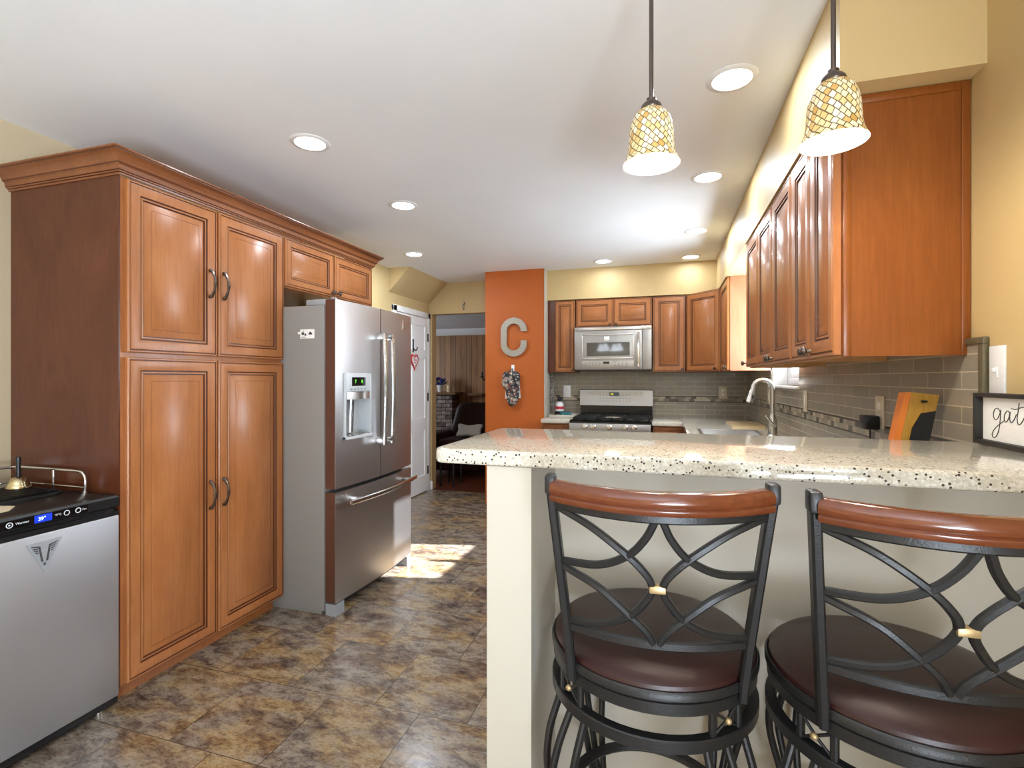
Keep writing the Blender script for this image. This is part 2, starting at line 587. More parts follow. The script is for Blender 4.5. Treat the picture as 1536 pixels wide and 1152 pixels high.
class MB:
    """collects shapes; build() links them as one mesh object"""

    def __init__(self, mtx=None):
        self.bm = bmesh.new()
        self.uv = self.bm.loops.layers.uv.new('UVMap')
        self.M = mtx or Matrix.Identity(4)

    def v(self, p):
        return self.bm.verts.new(self.M @ Vector(p))

    def f(self, vs, mi=0, smooth=False):
        try:
            fc = self.bm.faces.new(vs)
        except ValueError:
            return None
        fc.material_index = mi
        fc.smooth = smooth
        return fc

    def merge(self, other, mi=None):
        vm = {}
        for vv in other.verts:
            vm[vv] = self.v(vv.co)
        for fc in other.faces:
            self.f([vm[x] for x in fc.verts], fc.material_index if mi is None else mi, fc.smooth)

    def box(self, x0, x1, y0, y1, z0, z1, bev=0.0, mi=0, seg=2):
        if x0 > x1: x0, x1 = x1, x0
        if y0 > y1: y0, y1 = y1, y0
        if z0 > z1: z0, z1 = z1, z0
        b = bmesh.new()
        bmesh.ops.create_cube(b, size=1.0)
        for vv in b.verts:
            vv.co = Vector(((x0 + x1) / 2 + vv.co.x * (x1 - x0), (y0 + y1) / 2 + vv.co.y * (y1 - y0), (z0 + z1) / 2 + vv.co.z * (z1 - z0)))
        if bev > 0:
            bev = min(bev, 0.45 * min(x1 - x0, y1 - y0, z1 - z0))
            bmesh.ops.bevel(b, geom=list(b.edges), offset=bev, segments=seg, profile=0.5, affect='EDGES')
            if seg > 1:
                for fc in b.faces:
                    fc.smooth = False
        self.merge(b, mi)
        b.free()
        return self

    def prism(self, pts, d0, d1, axis='Z', mi=0, smooth=False):
        """polygon pts (2D) extruded along axis: Z -> (x,y), Y -> (x,z), X -> (y,z)"""
        def p3(p, d):
            if axis == 'Z': return (p[0], p[1], d)
            if axis == 'Y': return (p[0], d, p[1])
            return (d, p[0], p[1])
        a = [self.v(p3(p, d0)) for p in pts]
        b = [self.v(p3(p, d1)) for p in pts]
        n = len(pts)
        for i in range(n):
            self.f([a[i], a[(i + 1) % n], b[(i + 1) % n], b[i]], mi, smooth)
        self.f(a[::-1], mi)
        self.f(b, mi)
        return self

    def lathe(self, prof, c=(0, 0, 0), n=24, mi=0, smooth=True, mtx=None, closed=False, uvs=False):
        """prof: list of (r, z); revolved about local Z at c"""
        T = Matrix.Translation(Vector(c)) @ (mtx or Matrix.Identity(4))
        rings = []
        L = [0.0]
        for i in range(1, len(prof)):
            L.append(L[-1] + math.hypot(prof[i][0] - prof[i - 1][0], prof[i][1] - prof[i - 1][1]))
        rmax = max(p[0] for p in prof)
        for (r, z) in prof:
            if r < 1e-6:
                rings.append([self.v(T @ Vector((0, 0, z)))])
            else:
                rings.append([self.v(T @ Vector((r * math.cos(2 * math.pi * k / n), r * math.sin(2 * math.pi * k / n), z))) for k in range(n)])
        idx = list(range(len(prof)))
        pairs = list(zip(idx[:-1], idx[1:]))
        if closed:
            pairs.append((idx[-1], idx[0]))
        for i, j in pairs:
            a, b = rings[i], rings[j]
            if len(a) == 1 and len(b) == 1:
                continue
            for k in range(n):
                k2 = (k + 1) % n
                if len(a) == 1:
                    fc = self.f([a[0], b[k2], b[k]], mi, smooth)
                elif len(b) == 1:
                    fc = self.f([a[k], a[k2], b[0]], mi, smooth)
                else:
                    fc = self.f([a[k], a[k2], b[k2], b[k]], mi, smooth)
                    if fc and uvs:
                        us = [(k / n, L[i]), ((k + 1) / n, L[i]), ((k + 1) / n, L[j]), (k / n, L[j])]
                        for lp, (uu, vv) in zip(fc.loops, us):
                            lp[self.uv].uv = (uu * 2 * math.pi * rmax, vv)
        return self

    def cyl(self, p0, p1, r, n=16, mi=0, r2=None, smooth=True):
        p0, p1 = Vector(p0), Vector(p1)
        d = p1 - p0
        h = d.length
        q = d.to_track_quat('Z', 'Y').to_matrix().to_4x4()
        r2 = r if r2 is None else r2
        T = Matrix.Translation(p0) @ q
        a = [self.v(T @ Vector((r * math.cos(2 * math.pi * k / n), r * math.sin(2 * math.pi * k / n), 0))) for k in range(n)]
        b = [self.v(T @ Vector((r2 * math.cos(2 * math.pi * k / n), r2 * math.sin(2 * math.pi * k / n), h))) for k in range(n)]
        for k in range(n):
            self.f([a[k], a[(k + 1) % n], b[(k + 1) % n], b[k]], mi, smooth)
        self.f(a[::-1], mi)
        self.f(b, mi)
        return self

    def sweep(self, pts, prof, up=(0, 0, 1), closed=False, mi=0, smooth=False, scale=None):
        """prof 2D (side, up) swept along pts; side = tangent x up"""
        pts = [Vector(p) for p in pts]
        n = len(pts)
        up = Vector(up)
        rings = []
        prev = None
        for i, p in enumerate(pts):
            if closed:
                t = pts[(i + 1) % n] - pts[(i - 1) % n]
            else:
                t = pts[min(i + 1, n - 1)] - pts[max(i - 1, 0)]
            t.normalize()
            sd = t.cross(up)
            if sd.length < 1e-4:
                sd = prev.copy() if prev else t.orthogonal()
            sd.normalize()
            prev = sd
            u2 = sd.cross(t).normalized()
            k = scale[i] if scale else 1.0
            rings.append([self.v(p + sd * (a * k) + u2 * (b * k)) for a, b in prof])
        m = len(prof)
        for i in range(n if closed else n - 1):
            a, b = rings[i], rings[(i + 1) % n]
            for k in range(m):
                self.f([a[k], a[(k + 1) % m], b[(k + 1) % m], b[k]], mi, smooth)
        if not closed:
            self.f(rings[0][::-1], mi)
            self.f(rings[-1], mi)
        return self

    def bar(self, pts, w, h, up=(0, 0, 1), closed=False, mi=0):
        e = min(w, h) * 0.22
        a, b = w / 2, h / 2
        prof = [(-a + e, -b), (a - e, -b), (a, -b + e), (a, b - e), (a - e, b), (-a + e, b), (-a, b - e), (-a, -b + e)]
        return self.sweep(pts, prof, up, closed, mi)

    def tube(self, pts, r, n=10, closed=False, mi=0, scale=None, up=None):
        pts = [Vector(p) for p in pts]
        if up is None:
            d = (pts[-1] - pts[0])
            # a direction off the path's plane
            nrm = Vector((0, 0, 0))
            for i in range(1, len(pts) - 1):
                nrm += (pts[i] - pts[i - 1]).cross(pts[i + 1] - pts[i])
            if nrm.length < 1e-7:
                nrm = d.orthogonal()
            up = nrm.normalized()
        prof = [(r * math.cos(2 * math.pi * k / n), r * math.sin(2 * math.pi * k / n)) for k in range(n)]
        return self.sweep(pts, prof, up, closed, mi, True, scale)

    def ball(self, c, r, n=16, m=10, sx=1, sy=1, sz=1, mi=0):
        prof = [(r * math.sin(math.pi * i / m), -r * math.cos(math.pi * i / m)) for i in range(m + 1)]
        prof[0] = (0, -r)
        prof[-1] = (0, r)
        return self.lathe(prof, c, n, mi, True, Matrix.Diagonal((sx, sy, sz, 1)))

    def text(self, s, size, org, xdir, ydir, depth=0.0006, mi=0):
        cu = bpy.data.curves.new('lettering', 'FONT')
        cu.body = s
        cu.size = size
        cu.extrude = depth / 2
        ob = bpy.data.objects.new('lettering', cu)
        COL.objects.link(ob)
        dg = bpy.context.evaluated_depsgraph_get()
        me = bpy.data.meshes.new_from_object(ob.evaluated_get(dg))
        x, y = Vector(xdir).normalized(), Vector(ydir).normalized()
        z = x.cross(y)
        org = Vector(org)
        vs = [self.v(org + x * w.co.x + y * w.co.y + z * w.co.z) for w in me.vertices]
        for p in me.polygons:
            self.f([vs[i] for i in p.vertices], mi)
        bpy.data.objects.remove(ob)
        bpy.data.curves.remove(cu)
        bpy.data.meshes.remove(me)
        return self

    def build(self, name, mats, parent=None, local=False, origin=None):
        if not isinstance(mats, (list, tuple)):
            mats = [mats]
        bmesh.ops.recalc_face_normals(self.bm, faces=list(self.bm.faces))
        off = Vector((0, 0, 0))
        if parent is not None and not local:
            r = parent
            while r.parent is not None:
                r = r.parent
            self.bm.transform(r.matrix_basis.inverted())
        elif parent is None and not local:
            if origin is None:
                cs = [v.co for v in self.bm.verts]
                lo = Vector((min(c[i] for c in cs) for i in range(3)))
                hi = Vector((max(c[i] for c in cs) for i in range(3)))
                origin = Vector(((lo.x + hi.x) / 2, (lo.y + hi.y) / 2, lo.z))
            off = Vector(origin)
            self.bm.transform(Matrix.Translation(-off))
        me = bpy.data.meshes.new(name)
        self.bm.to_mesh(me)
        self.bm.free()
        for m in mats:
            me.materials.append(M[m])
        me.set_sharp_from_angle(angle=R(38))
        o = bpy.data.objects.new(name, me)
        o.location = off
        COL.objects.link(o)
        if parent is not None:
            o.parent = parent
        return o


def thing(name, label, cat, loc=(0, 0, 0), rz=0.0, group=None):
    o = bpy.data.objects.new(name, None)
    o.empty_display_size = 0.05
    o.location = loc
    o.rotation_euler = (0, 0, rz)
    COL.objects.link(o)
    # matrix_basis must be valid before children are built
    o.matrix_basis = Matrix.Translation(Vector(loc)) @ Matrix.Rotation(rz, 4, 'Z')
    return tag(o, label, cat, group)


def tag(o, label, cat, group=None):
    o['label'] = label
    o['category'] = cat
    if group:
        o['group'] = group
    return o


def struct(mb, name, mats, parent=None):
    o = mb.build(name, mats, parent, origin=(0, 0, 0) if parent is None else None)
    if parent is None:
        o['kind'] = 'structure'
    return o


def copy_tree(o, parent=None):
    c = o.copy()
    COL.objects.link(c)
    if parent is not None:
        c.parent = parent
    for ch in list(o.children):
        copy_tree(ch, c)
    return c


# ------------------------------------------------------------------ room shell
CE = 2.43          # ceiling height
XR = 0.79          # right wall
XL = -2.74         # left wall
YB = 5.43          # kitchen back wall
YH = 5.42          # wall with the doorway
YN = -3.3          # rear wall

struct(MB().box(-3.0, XR + 0.2, YN - 0.2, YH, -0.1, 0.0), 'floor', 'floor')
struct(MB().box(-7.2, -1.0, YH, 11.2, -0.1, -0.002), 'floor_living', 'wfloor')
struct(MB().box(-3.0, XR + 0.2, YN - 0.2, YB + 0.1, CE, CE + 0.1), 'ceiling', 'ceiling')
struct(MB().box(-7.2, -1.0, YB + 0.1, 11.2, CE, CE + 0.1), 'ceiling_living', 'ceiling')

# right wall with the window over the sink
WY0, WY1, WZ0, WZ1 = 3.45, 4.30, 1.262, 2.12
w = MB()
w.box(XR, XR + 0.2, YN, -2.45, 0, CE)
w.box(XR, XR + 0.2, -2.45, -0.65, 0, 0.25)
w.box(XR, XR + 0.2, -2.45, -0.65, 2.2, CE)
w.box(XR, XR + 0.2, -0.65, WY0, 0, CE)
w.box(XR, XR + 0.2, WY1, YB + 0.1, 0, CE)
w.box(XR, XR + 0.2, WY0, WY1, 0, WZ0)
w.box(XR, XR + 0.2, WY0, WY1, WZ1, CE)
struct(w, 'wall_right', 'wall')
jl = MB().box(XR + 0.001, XR + 0.104, WY1 - 0.006, WY1, WZ0, WZ1).box(XR + 0.001, XR + 0.104, WY0, WY0 + 0.006, WZ0, WZ1).box(XR + 0.001, XR + 0.104, WY0 + 0.006, WY1 - 0.006, WZ1 - 0.006, WZ1)
struct(jl, 'trim_6', 'white')
win = MB().box(XR + 0.105, XR + 0.165, WY0, WY0 + 0.05, WZ0, WZ1, 0.004)
win.box(XR + 0.105, XR + 0.165, WY1 - 0.05, WY1, WZ0, WZ1, 0.004)
win.box(XR + 0.105, XR + 0.165, WY0 + 0.05, WY1 - 0.05, WZ0, WZ0 + 0.05, 0.004)
win.box(XR + 0.105, XR + 0.165, WY0 + 0.05, WY1 - 0.05, WZ1 - 0.05, WZ1, 0.004)
wo = struct(win, 'window_1', 'sash')
zm = (WZ0 + WZ1) / 2
sash = MB()
for z0, z1, xo in ((WZ0 + 0.05, zm + 0.02, 0.112), (zm - 0.02, WZ1 - 0.05, 0.138)):
    x0, x1 = XR + xo, XR + xo + 0.024
    sash.box(x0, x1, WY0 + 0.05, WY0 + 0.088, z0, z1, 0.003)
    sash.box(x0, x1, WY1 - 0.088, WY1 - 0.05, z0, z1, 0.003)
    sash.box(x0, x1, WY0 + 0.088, WY1 - 0.088, z0, z0 + 0.038, 0.003)
    sash.box(x0, x1, WY0 + 0.088, WY1 - 0.088, z1 - 0.038, z1, 0.003)
sash.build('sash', 'sash', wo)
MB().box(XR + 0.122, XR + 0.126, WY0 + 0.088, WY1 - 0.088, WZ0 + 0.088, zm - 0.018).build('pane', 'glass', wo)
MB().box(XR + 0.148, XR + 0.152, WY0 + 0.088, WY1 - 0.088, zm + 0.018, WZ1 - 0.088).build('pane', 'glass', wo)
struct(MB().box(XR - 0.03, XR + 0.105, WY0 - 0.02, WY1 + 0.02, WZ0 - 0.018, WZ0, 0.004), 'trim_1', 'white')

# left wall, kitchen back wall, soffit, orange wall
struct(MB().box(XL - 0.2, XL, YN, 3.28, 0, CE), 'wall_left', 'wall_near')
struct(MB().box(XL - 0.2, -2.68, 3.28, YH, 0, CE), 'wall_hall', 'wall_far')
struct(MB().box(-1.175, XR, YB, YB + 0.1, 0, CE), 'wall_back', 'wall')
struct(MB().box(-1.81, -1.175, 4.98, YB + 0.1, 0, CE), 'wall_orange', ['orange'])
struct(MB().box(-1.1752, -1.171, 4.976, YB, 0.918, CE), 'trim_2', ['cream'])
so = MB()
so.prism([(0.46, 1.59), (XR, 1.59), (XR, YB), (-1.171, YB), (-1.171, 5.10), (0.46, 5.10)], 2.12, CE)
struct(so, 'wall_soffit', 'wall')
# wall with the doorway and the sloped stair underside
dw = MB()
dw.box(-2.68, -2.64, YH, YH + 0.11, 0, 2.07)
dw.box(-2.68, -1.81, YH, YH + 0.11, 2.07, CE)
struct(dw, 'wall_doorway', 'wall_far')
st = MB()
a = [(-2.68, 2.19), (-2.44, CE), (-2.68, CE)]
st.prism(a, 4.51, YH, 'Y')
struct(st, 'wall_stair', 'wall_far')
struct(MB().box(-2.68, -2.628, YH - 0.014, YH, 0, 0.10, 0.003), 'baseboard_doorway', 'white')

# white six-panel door in the left wall beyond the fridge
d = MB().box(-2.68, -2.668, 4.64, 5.335, 0.012, 2.005)
for (y0, y1) in ((4.70, 4.965), (5.01, 5.275)):
    for (z0, z1) in ((0.20, 0.72), (0.86, 1.54), (1.64, 1.91)):
        prof = [(0.0, 0.012), (0.012, 0.004), (0.03, 0.004), (0.045, 0.010)]
        rings = []
        for ins, dx in prof:
            rings.append([d.v((-2.68 + dx + 0.001, yy, zz)) for yy, zz in ((y0 + ins, z0 + ins), (y1 - ins, z0 + ins), (y1 - ins, z1 - ins), (y0 + ins, z1 - ins))])
        for i in range(len(rings) - 1):
            for k in range(4):
                d.f([rings[i][k], rings[i][(k + 1) % 4], rings[i + 1][(k + 1) % 4], rings[i + 1][k]])
        d.f(rings[-1])
# raised stiles and rails around the panels
for (y0, y1, z0, z1) in ((4.64, 4.70, 0.012, 2.005), (4.965, 5.01, 0.012, 2.005), (5.275, 5.335, 0.012, 2.005),
                         (4.70, 4.965, 0.012, 0.20), (4.70, 4.965, 0.72, 0.86), (4.70, 4.965, 1.54, 1.64), (4.70, 4.965, 1.91, 2.005),
                         (5.01, 5.275, 0.012, 0.20), (5.01, 5.275, 0.72, 0.86), (5.01, 5.275, 1.54, 1.64), (5.01, 5.275, 1.91, 2.005)):
    d.box(-2.668, -2.655, y0, y1, z0, z1)
do = struct(d, 'door_1', 'white')
for z in (0.20, 1.05, 1.74):
    MB().box(-2.656, -2.648, 5.322, 5.350, z, z + 0.095, 0.003).build('hinge', 'black', do)
cs = MB()
cs.box(-2.68, -2.652, 5.345, 5.405, 0, 2.07, 0.004)
cs.box(-2.68, -2.652, 4.565, 4.632, 0, 2.07, 0.004)
cs.box(-2.68, -2.652, 4.565, 5.405, 2.012, 2.075, 0.004)
struct(cs, 'trim_3', 'white')

# peninsula: knee wall with a cream end post under the bar counter
kw = MB()
kw.box(-0.283, XR, 1.33, 1.46, 0, 1.113)
kw.box(-0.387, -0.283, 1.075, 1.46, 0, 1.113)
struct(kw, 'wall_peninsula', 'cream')

# tiled backsplashes
b = MB()
b.box(XR - 0.01, XR, 1.60, WY0, 0.918, 1.40)
b.box(XR - 0.01, XR, WY0, WY1, 0.918, WZ0 - 0.018)
b.box(XR - 0.01, XR, WY1, YB - 0.01, 0.918, 1.40)
struct(b, 'wall_backsplash_right', 'tile_r')
struct(MB().box(-1.171, XR - 0.01, YB - 0.01, YB, 0.918, 1.40), 'wall_backsplash_back', 'tile_b')
e = MB().box(XR - 0.016, XR, 1.578, 1.60, 1.149, 1.40, 0.003)
e.box(XR - 0.016, XR, 1.578, 1.672, 1.40, 1.418, 0.003)
struct(e, 'trim_4', 'trimtile')

# rear of the room, behind the camera, with a patio window in the right wall
struct(MB().box(XL, XR, YN - 0.1, YN, 0, CE), 'wall_rear', 'wall_near')


def big_window(n, u0, u1, z0, z1, axis, c):
    m_ = MB()
    um = (u0 + u1) / 2
    for a0, a1, b0, b1 in ((u0, u0 + 0.05, z0, z1), (u1 - 0.05, u1, z0, z1), (u0 + 0.05, u1 - 0.05, z0, z0 + 0.05), (u0 + 0.05, u1 - 0.05, z1 - 0.05, z1), (um - 0.02, um + 0.02, z0 + 0.05, z1 - 0.05)):
        if axis == 'Y':
            m_.box(a0, a1, c - 0.05, c, b0, b1)
        else:
            m_.box(c - 0.05, c, a0, a1, b0, b1)
    struct(m_, 'window_%d' % n, 'sash')


big_window(2, -2.45, -0.65, 0.25, 2.20, 'X', XR + 0.12)

# living room beyond the doorway
YP = 10.55
struct(MB().box(-7.2, -1.0, YP, YP + 0.1, 0, CE), 'wall_living_back', 'panelling')
lw = MB().box(-7.2, -7.1, YH, YP, 0, 0.9).box(-7.2, -7.1, YH, YP, 2.1, CE).box(-7.2, -7.1, YH, 7.2, 0.9, 2.1).box(-7.2, -7.1, 8.8, YP, 0.9, 2.1)
struct(lw, 'wall_living_left', 'panelling')
struct(MB().box(-1.81, -1.0, YB + 0.1, YB + 0.2, 0, CE).box(-1.1, -1.0, YB + 0.2, YP, 0, CE), 'wall_living_right', 'panelling')
struct(MB().box(-7.2, -2.68, YH, YH + 0.1, 0, CE), 'wall_living_near', 'panelling')
cr = MB()
cr.prism([(YP, CE), (YP - 0.10, CE), (YP - 0.095, CE - 0.02), (YP - 0.05, CE - 0.07), (YP - 0.02, CE - 0.13), (YP, CE - 0.14)], -7.1, -1.1, 'X')
struct(cr, 'trim_5', 'white')

# ------------------------------------------------------------------ cabinet building


def add_door(mb, org, xd, nd, wd, ht, t=0.02, fr=0.058):
    """raised-panel door: org = lower-left corner on the front plane; slots: 0 wood, 1 glaze"""
    org, xd, nd = Vector(org), Vector(xd).normalized(), Vector(nd).normalized()
    up = Vector((0, 0, 1))
    k = min(1.0, min(wd, ht) / 0.26)
    k = max(k, 0.55)
    P = [(0, -t, 0), (0, -0.003, 0), (0.003, 0, 0), (0.0075, 0, 0), (0.0085, -0.003, 1), (0.0115, -0.003, 1), (0.014, 0.001, 0),
         (0.022 * k + 0.004, 0.0018, 0), (fr * k - 0.006, -0.002, 0), (fr * k - 0.004, -0.0065, 1), (fr * k, -0.0065, 1),
         (fr * k + 0.002, -0.004, 0), (fr * k + 0.007, -0.004, 0), (fr * k + 0.009, -0.0095, 1), (fr * k + 0.0125, -0.0095, 1),
         (fr * k + 0.014, -0.009, 0), (fr * k + 0.014 + 0.026 * k, -0.0015, 0), (fr * k + 0.0155 + 0.026 * k, -0.0022, 1),
         (fr * k + 0.0175 + 0.026 * k, -0.0012, 0)]
    rings = []
    for ins, dp, g in P:
        rings.append([mb.v(org + xd * a + up * b_ + nd * dp) for a, b_ in ((ins, ins), (wd - ins, ins), (wd - ins, ht - ins), (ins, ht - ins))])
    for i in range(len(rings) - 1):
        g = 1 if (P[i + 1][2] and True) else 0
        for q in range(4):
            mb.f([rings[i][q], rings[i][(q + 1) % 4], rings[i + 1][(q + 1) % 4], rings[i + 1][q]], g)
    mb.f(rings[-1], 0)
    mb.f(rings[0][::-1], 0)
    return mb


def door_part(parent, org, xd, nd, wd, ht, name='door', **kw):
    mb = MB()
    add_door(mb, org, xd, nd, wd, ht, **kw)
    return mb.build(name, ['door', 'glaze'], parent)


def knob_part(parent, p, nd, r=0.0155):
    q = Vector(nd).to_track_quat('Z', 'Y').to_matrix().to_4x4()
    prof = [(0, 0), (0.007, 0), (0.0065, 0.003), (0.0045, 0.006), (0.0045, 0.014), (r * 0.7, 0.017), (r, 0.021), (r * 0.98, 0.025), (r * 0.7, 0.030), (0, 0.032)]
    return MB().lathe(prof, p, 16, 0, True, q).build('knob', 'bronze', parent)


def pull_part(parent, p, nd, ln=0.125):
    """arched cabinet pull, vertical, centred at p on the door face"""
    p, nd = Vector(p), Vector(nd)
    up = Vector((0, 0, 1))
    pts, sc = [], []
    for i in range(15):
        t = i / 14
        a = math.sin(math.pi * t)
        pts.append(p + up * (ln * (t - 0.5)) + nd * (0.006 + 0.026 * a ** 0.7))
        sc.append(1.5 - 0.75 * a ** 0.5 + 0.45 * max(0, 1 - abs(t - 0.5) * 5))
    mb = MB()
    mb.tube(pts, 0.0064, 8, scale=sc, up=Vector((0, 0, 1)).cross(nd))
    for s_ in (-1, 1):
        c = p + up * (s_ * ln * 0.5)
        mb.cyl(c, c + nd * 0.009, 0.0085, 12, r2=0.006)
    return mb.build('handle', 'pewter', parent)


# pantry -----------------------------------------------------------
PX = -2.07
pan = thing('pantry_cabinet', 'tall four-door wooden pantry cabinet between the drink cooler and the refrigerator', 'cabinet', (-2.4, 1.91, 0))
body = MB()
body.box(XL + 0.004, PX - 0.022, 1.472, 2.357, 0.075, 2.125)
body.box(PX - 0.042, PX - 0.0215, 1.4725, 1.494, 0.075, 2.125)
body.build('carcass', 'door', pan)
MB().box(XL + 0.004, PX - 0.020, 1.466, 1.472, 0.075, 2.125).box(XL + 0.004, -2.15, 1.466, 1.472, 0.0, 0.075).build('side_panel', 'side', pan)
MB().box(XL + 0.02, -2.15, 1.473, 2.357, 0.0, 0.075).build('toe_kick', 'door', pan)
for (y0, y1, hy) in ((1.488, 1.911, 1.870), (1.921, 2.354, 1.946)):
    lo = door_part(pan, (PX, y0, 0.083), (0, 1, 0), (1, 0, 0), y1 - y0, 1.397 - 0.083)
    pull_part(lo, (PX + 0.001, hy, 0.757), (1, 0, 0))
    hi = door_part(pan, (PX, y0, 1.418), (0, 1, 0), (1, 0, 0), y1 - y0, 2.117 - 1.418)
    pull_part(hi, (PX + 0.001, hy, 1.762), (1, 0, 0))

fc = thing('fridge_cabinet', 'short two-door wooden cabinet mounted over the refrigerator', 'cabinet', (-2.4, 2.81, 1.83))
MB().box(XL + 0.004, PX - 0.022, 2.360, 3.262, 1.835, 2.125).build('carcass', 'door', fc)
for (y0, y1, ky) in ((2.370, 2.808, 2.785), (2.818, 3.254, 2.842)):
    dd = door_part(fc, (PX, y0, 1.842), (0, 1, 0), (1, 0, 0), y1 - y0, 2.117 - 1.842, fr=0.05)
    knob_part(dd, (PX, ky, 1.868), (1, 0, 0))

cp = [(0.0, 2.125), (0.006, 2.125), (0.008, 2.132), (0.013, 2.134), (0.014, 2.139), (0.019, 2.141), (0.021, 2.158), (0.027, 2.162), (0.030, 2.166),
      (0.033, 2.174), (0.040, 2.186), (0.052, 2.197), (0.060, 2.201), (0.061, 2.206), (0.066, 2.208), (0.066, 2.214), (0.0, 2.214)]
cm = MB()
rings = []
for o_, z in cp:
    rings.append([cm.v(p) for p in ((XL, 1.466 - o_, z), (PX - 0.012 + o_, 1.466 - o_, z), (PX - 0.012 + o_, 3.262 + o_, z), (XL + 0.06, 3.262 + o_, z))])
n_ = len(cp)
glz = {2, 4, 7, 12}
for k in range(n_):
    for i in range(3):
        cm.f([rings[k][i], rings[k][i + 1], rings[(k + 1) % n_][i + 1], rings[(k + 1) % n_][i]], 1 if k in glz else 0)
cm.f([r_[0] for r_ in rings])
cm.f([r_[3] for r_ in rings])
tag(cm.build('crown_moulding', ['crown', 'glaze']), 'stepped wooden crown moulding capping the pantry and fridge cabinets', 'moulding')


# wall cabinets ----------------------------------------------------
def wall_cabinet_right(name, label, y0, y1, doors, knobs, endpanel=False, nearside='door', group='wall cabinets on the right wall'):
    t = thing(name, label, 'cabinet', (0.63, (y0 + y1) / 2, 1.374), group=group)
    bm_ = MB()
    bm_.box(0.489, XR - 0.002, y0 + 0.016, y1 - 0.016, 1.394, 2.118)
    bm_.box(0.489, XR - 0.002, y1 - 0.016, y1, 1.374, 2.118)
    bm_.box(0.489, 0.507, y0 + 0.016, y1 - 0.016, 1.374, 1.394)
    bm_.build('carcass', 'inside', t)
    MB().box(0.489, XR - 0.002, y0, y0 + 0.016, 1.374, 2.118).build('side_panel', nearside, t)
    if endpanel:
        ep = MB()
        ep.box(0.489, XR - 0.002, y0 - 0.004, y0, 1.374, 2.118)
        ep.box(0.489, 0.508, y0 - 0.008, y0 - 0.004, 1.374, 2.118, 0.001)
        ep.box(XR - 0.022, XR - 0.002, y0 - 0.008, y0 - 0.004, 1.374, 2.118, 0.001)
        ep.box(0.508, XR - 0.022, y0 - 0.008, y0 - 0.004, 2.094, 2.118, 0.001)
        ep.build('end_panel', 'panel', t)
    for (a0, a1), ky in zip(doors, knobs):
        dd = door_part(t, (0.467, a1, 1.380), (0, -1, 0), (-1, 0, 0), a1 - a0, 2.112 - 1.380)
        knob_part(dd, (0.467, ky, 1.402), (-1, 0, 0))
    return t


wall_cabinet_right('wall_cabinet', 'two-door wooden wall cabinet nearest the bar, with the broad bare end panel', 1.667, 2.188,
                   [(1.672, 1.922), (1.930, 2.184)], [1.905, 1.948], True)
wall_cabinet_right('wall_cabinet', 'two-door wooden wall cabinet in the middle of the three-unit row on the right wall', 2.190, 2.932,
                   [(2.195, 2.556), (2.564, 2.928)], [2.540, 2.580])
wall_cabinet_right('wall_cabinet', 'single-door wooden wall cabinet beside the sink window, at the far end of the row', 2.934, 3.327,
                   [(2.939, 3.322)], [3.300])
wall_cabinet_right('wall_cabinet', 'narrow wooden wall cabinet with bare side coloured window-lit, just past the sink window', 4.30, 4.815,
                   [(4.305, 4.810)], [4.335], False, 'side_lit', 'wall cabinets along the range wall')


def wall_cabinet_back(label, x0, x1, z0, doors, knobs, filler=None):
    t = thing('wall_cabinet', label, 'cabinet', ((x0 + x1) / 2, 5.28, z0), group='wall cabinets along the range wall')
    m_ = MB().box(x0, x1, 5.132, YB - 0.012, z0, 2.118)
    m_.build('carcass', 'side', t)
    if filler:
        MB().box(filler[0], filler[1], 5.118, 5.132, z0, 2.118).build('filler_strip', 'side', t)
    for (a0, a1), (kx, kz) in zip(doors, knobs):
        dd = door_part(t, (a0, 5.112, z0 + 0.006), (1, 0, 0), (0, -1, 0), a1 - a0, 2.112 - z0 - 0.006)
        knob_part(dd, (kx, 5.112, kz), (0, -1, 0), 0.014)
    return t


wall_cabinet_back('narrow single-door wooden wall cabinet between the orange wall and the microwave', -1.168, -0.880, 1.372,
                  [(-1.095, -0.886)], [(-0.905, 1.400)], (-1.168, -1.099))
wall_cabinet_back('short two-door wooden wall cabinet directly above the microwave', -0.876, -0.124, 1.828,
                  [(-0.872, -0.502), (-0.496, -0.128)], [(-0.530, 1.852), (-0.468, 1.852)])
wall_cabinet_back('single-door wooden wall cabinet immediately right of the microwave', -0.120, 0.186, 1.372,
                  [(-0.115, 0.182)], [(0.155, 1.398)])
cc = thing('wall_cabinet', 'angled wooden corner wall cabinet over the corner of the counter', 'cabinet', (0.5, 5.1, 1.372), group='wall cabinets along the range wall')
poly = [(0.19, 5.135), (0.19, YB - 0.012), (XR - 0.012, YB - 0.012), (XR - 0.012, 4.82), (0.489, 4.82)]
MB().prism(poly, 1.372, 2.118).build('carcass', 'side', cc)
p0, p1 = Vector((0.186, 5.112, 0)), Vector((0.468, 4.826, 0))
dx = (p1 - p0).normalized()
nn = Vector((dx.y, -dx.x, 0))
dd = door_part(cc, (p0 + dx * 0.008 + Vector((0, 0, 1.378))), dx, nn, (p1 - p0).length - 0.016, 2.112 - 1.378)
kp = p0 + dx * ((p1 - p0).length - 0.05)
knob_part(dd, (kp.x, kp.y, 1.402), nn, 0.014)


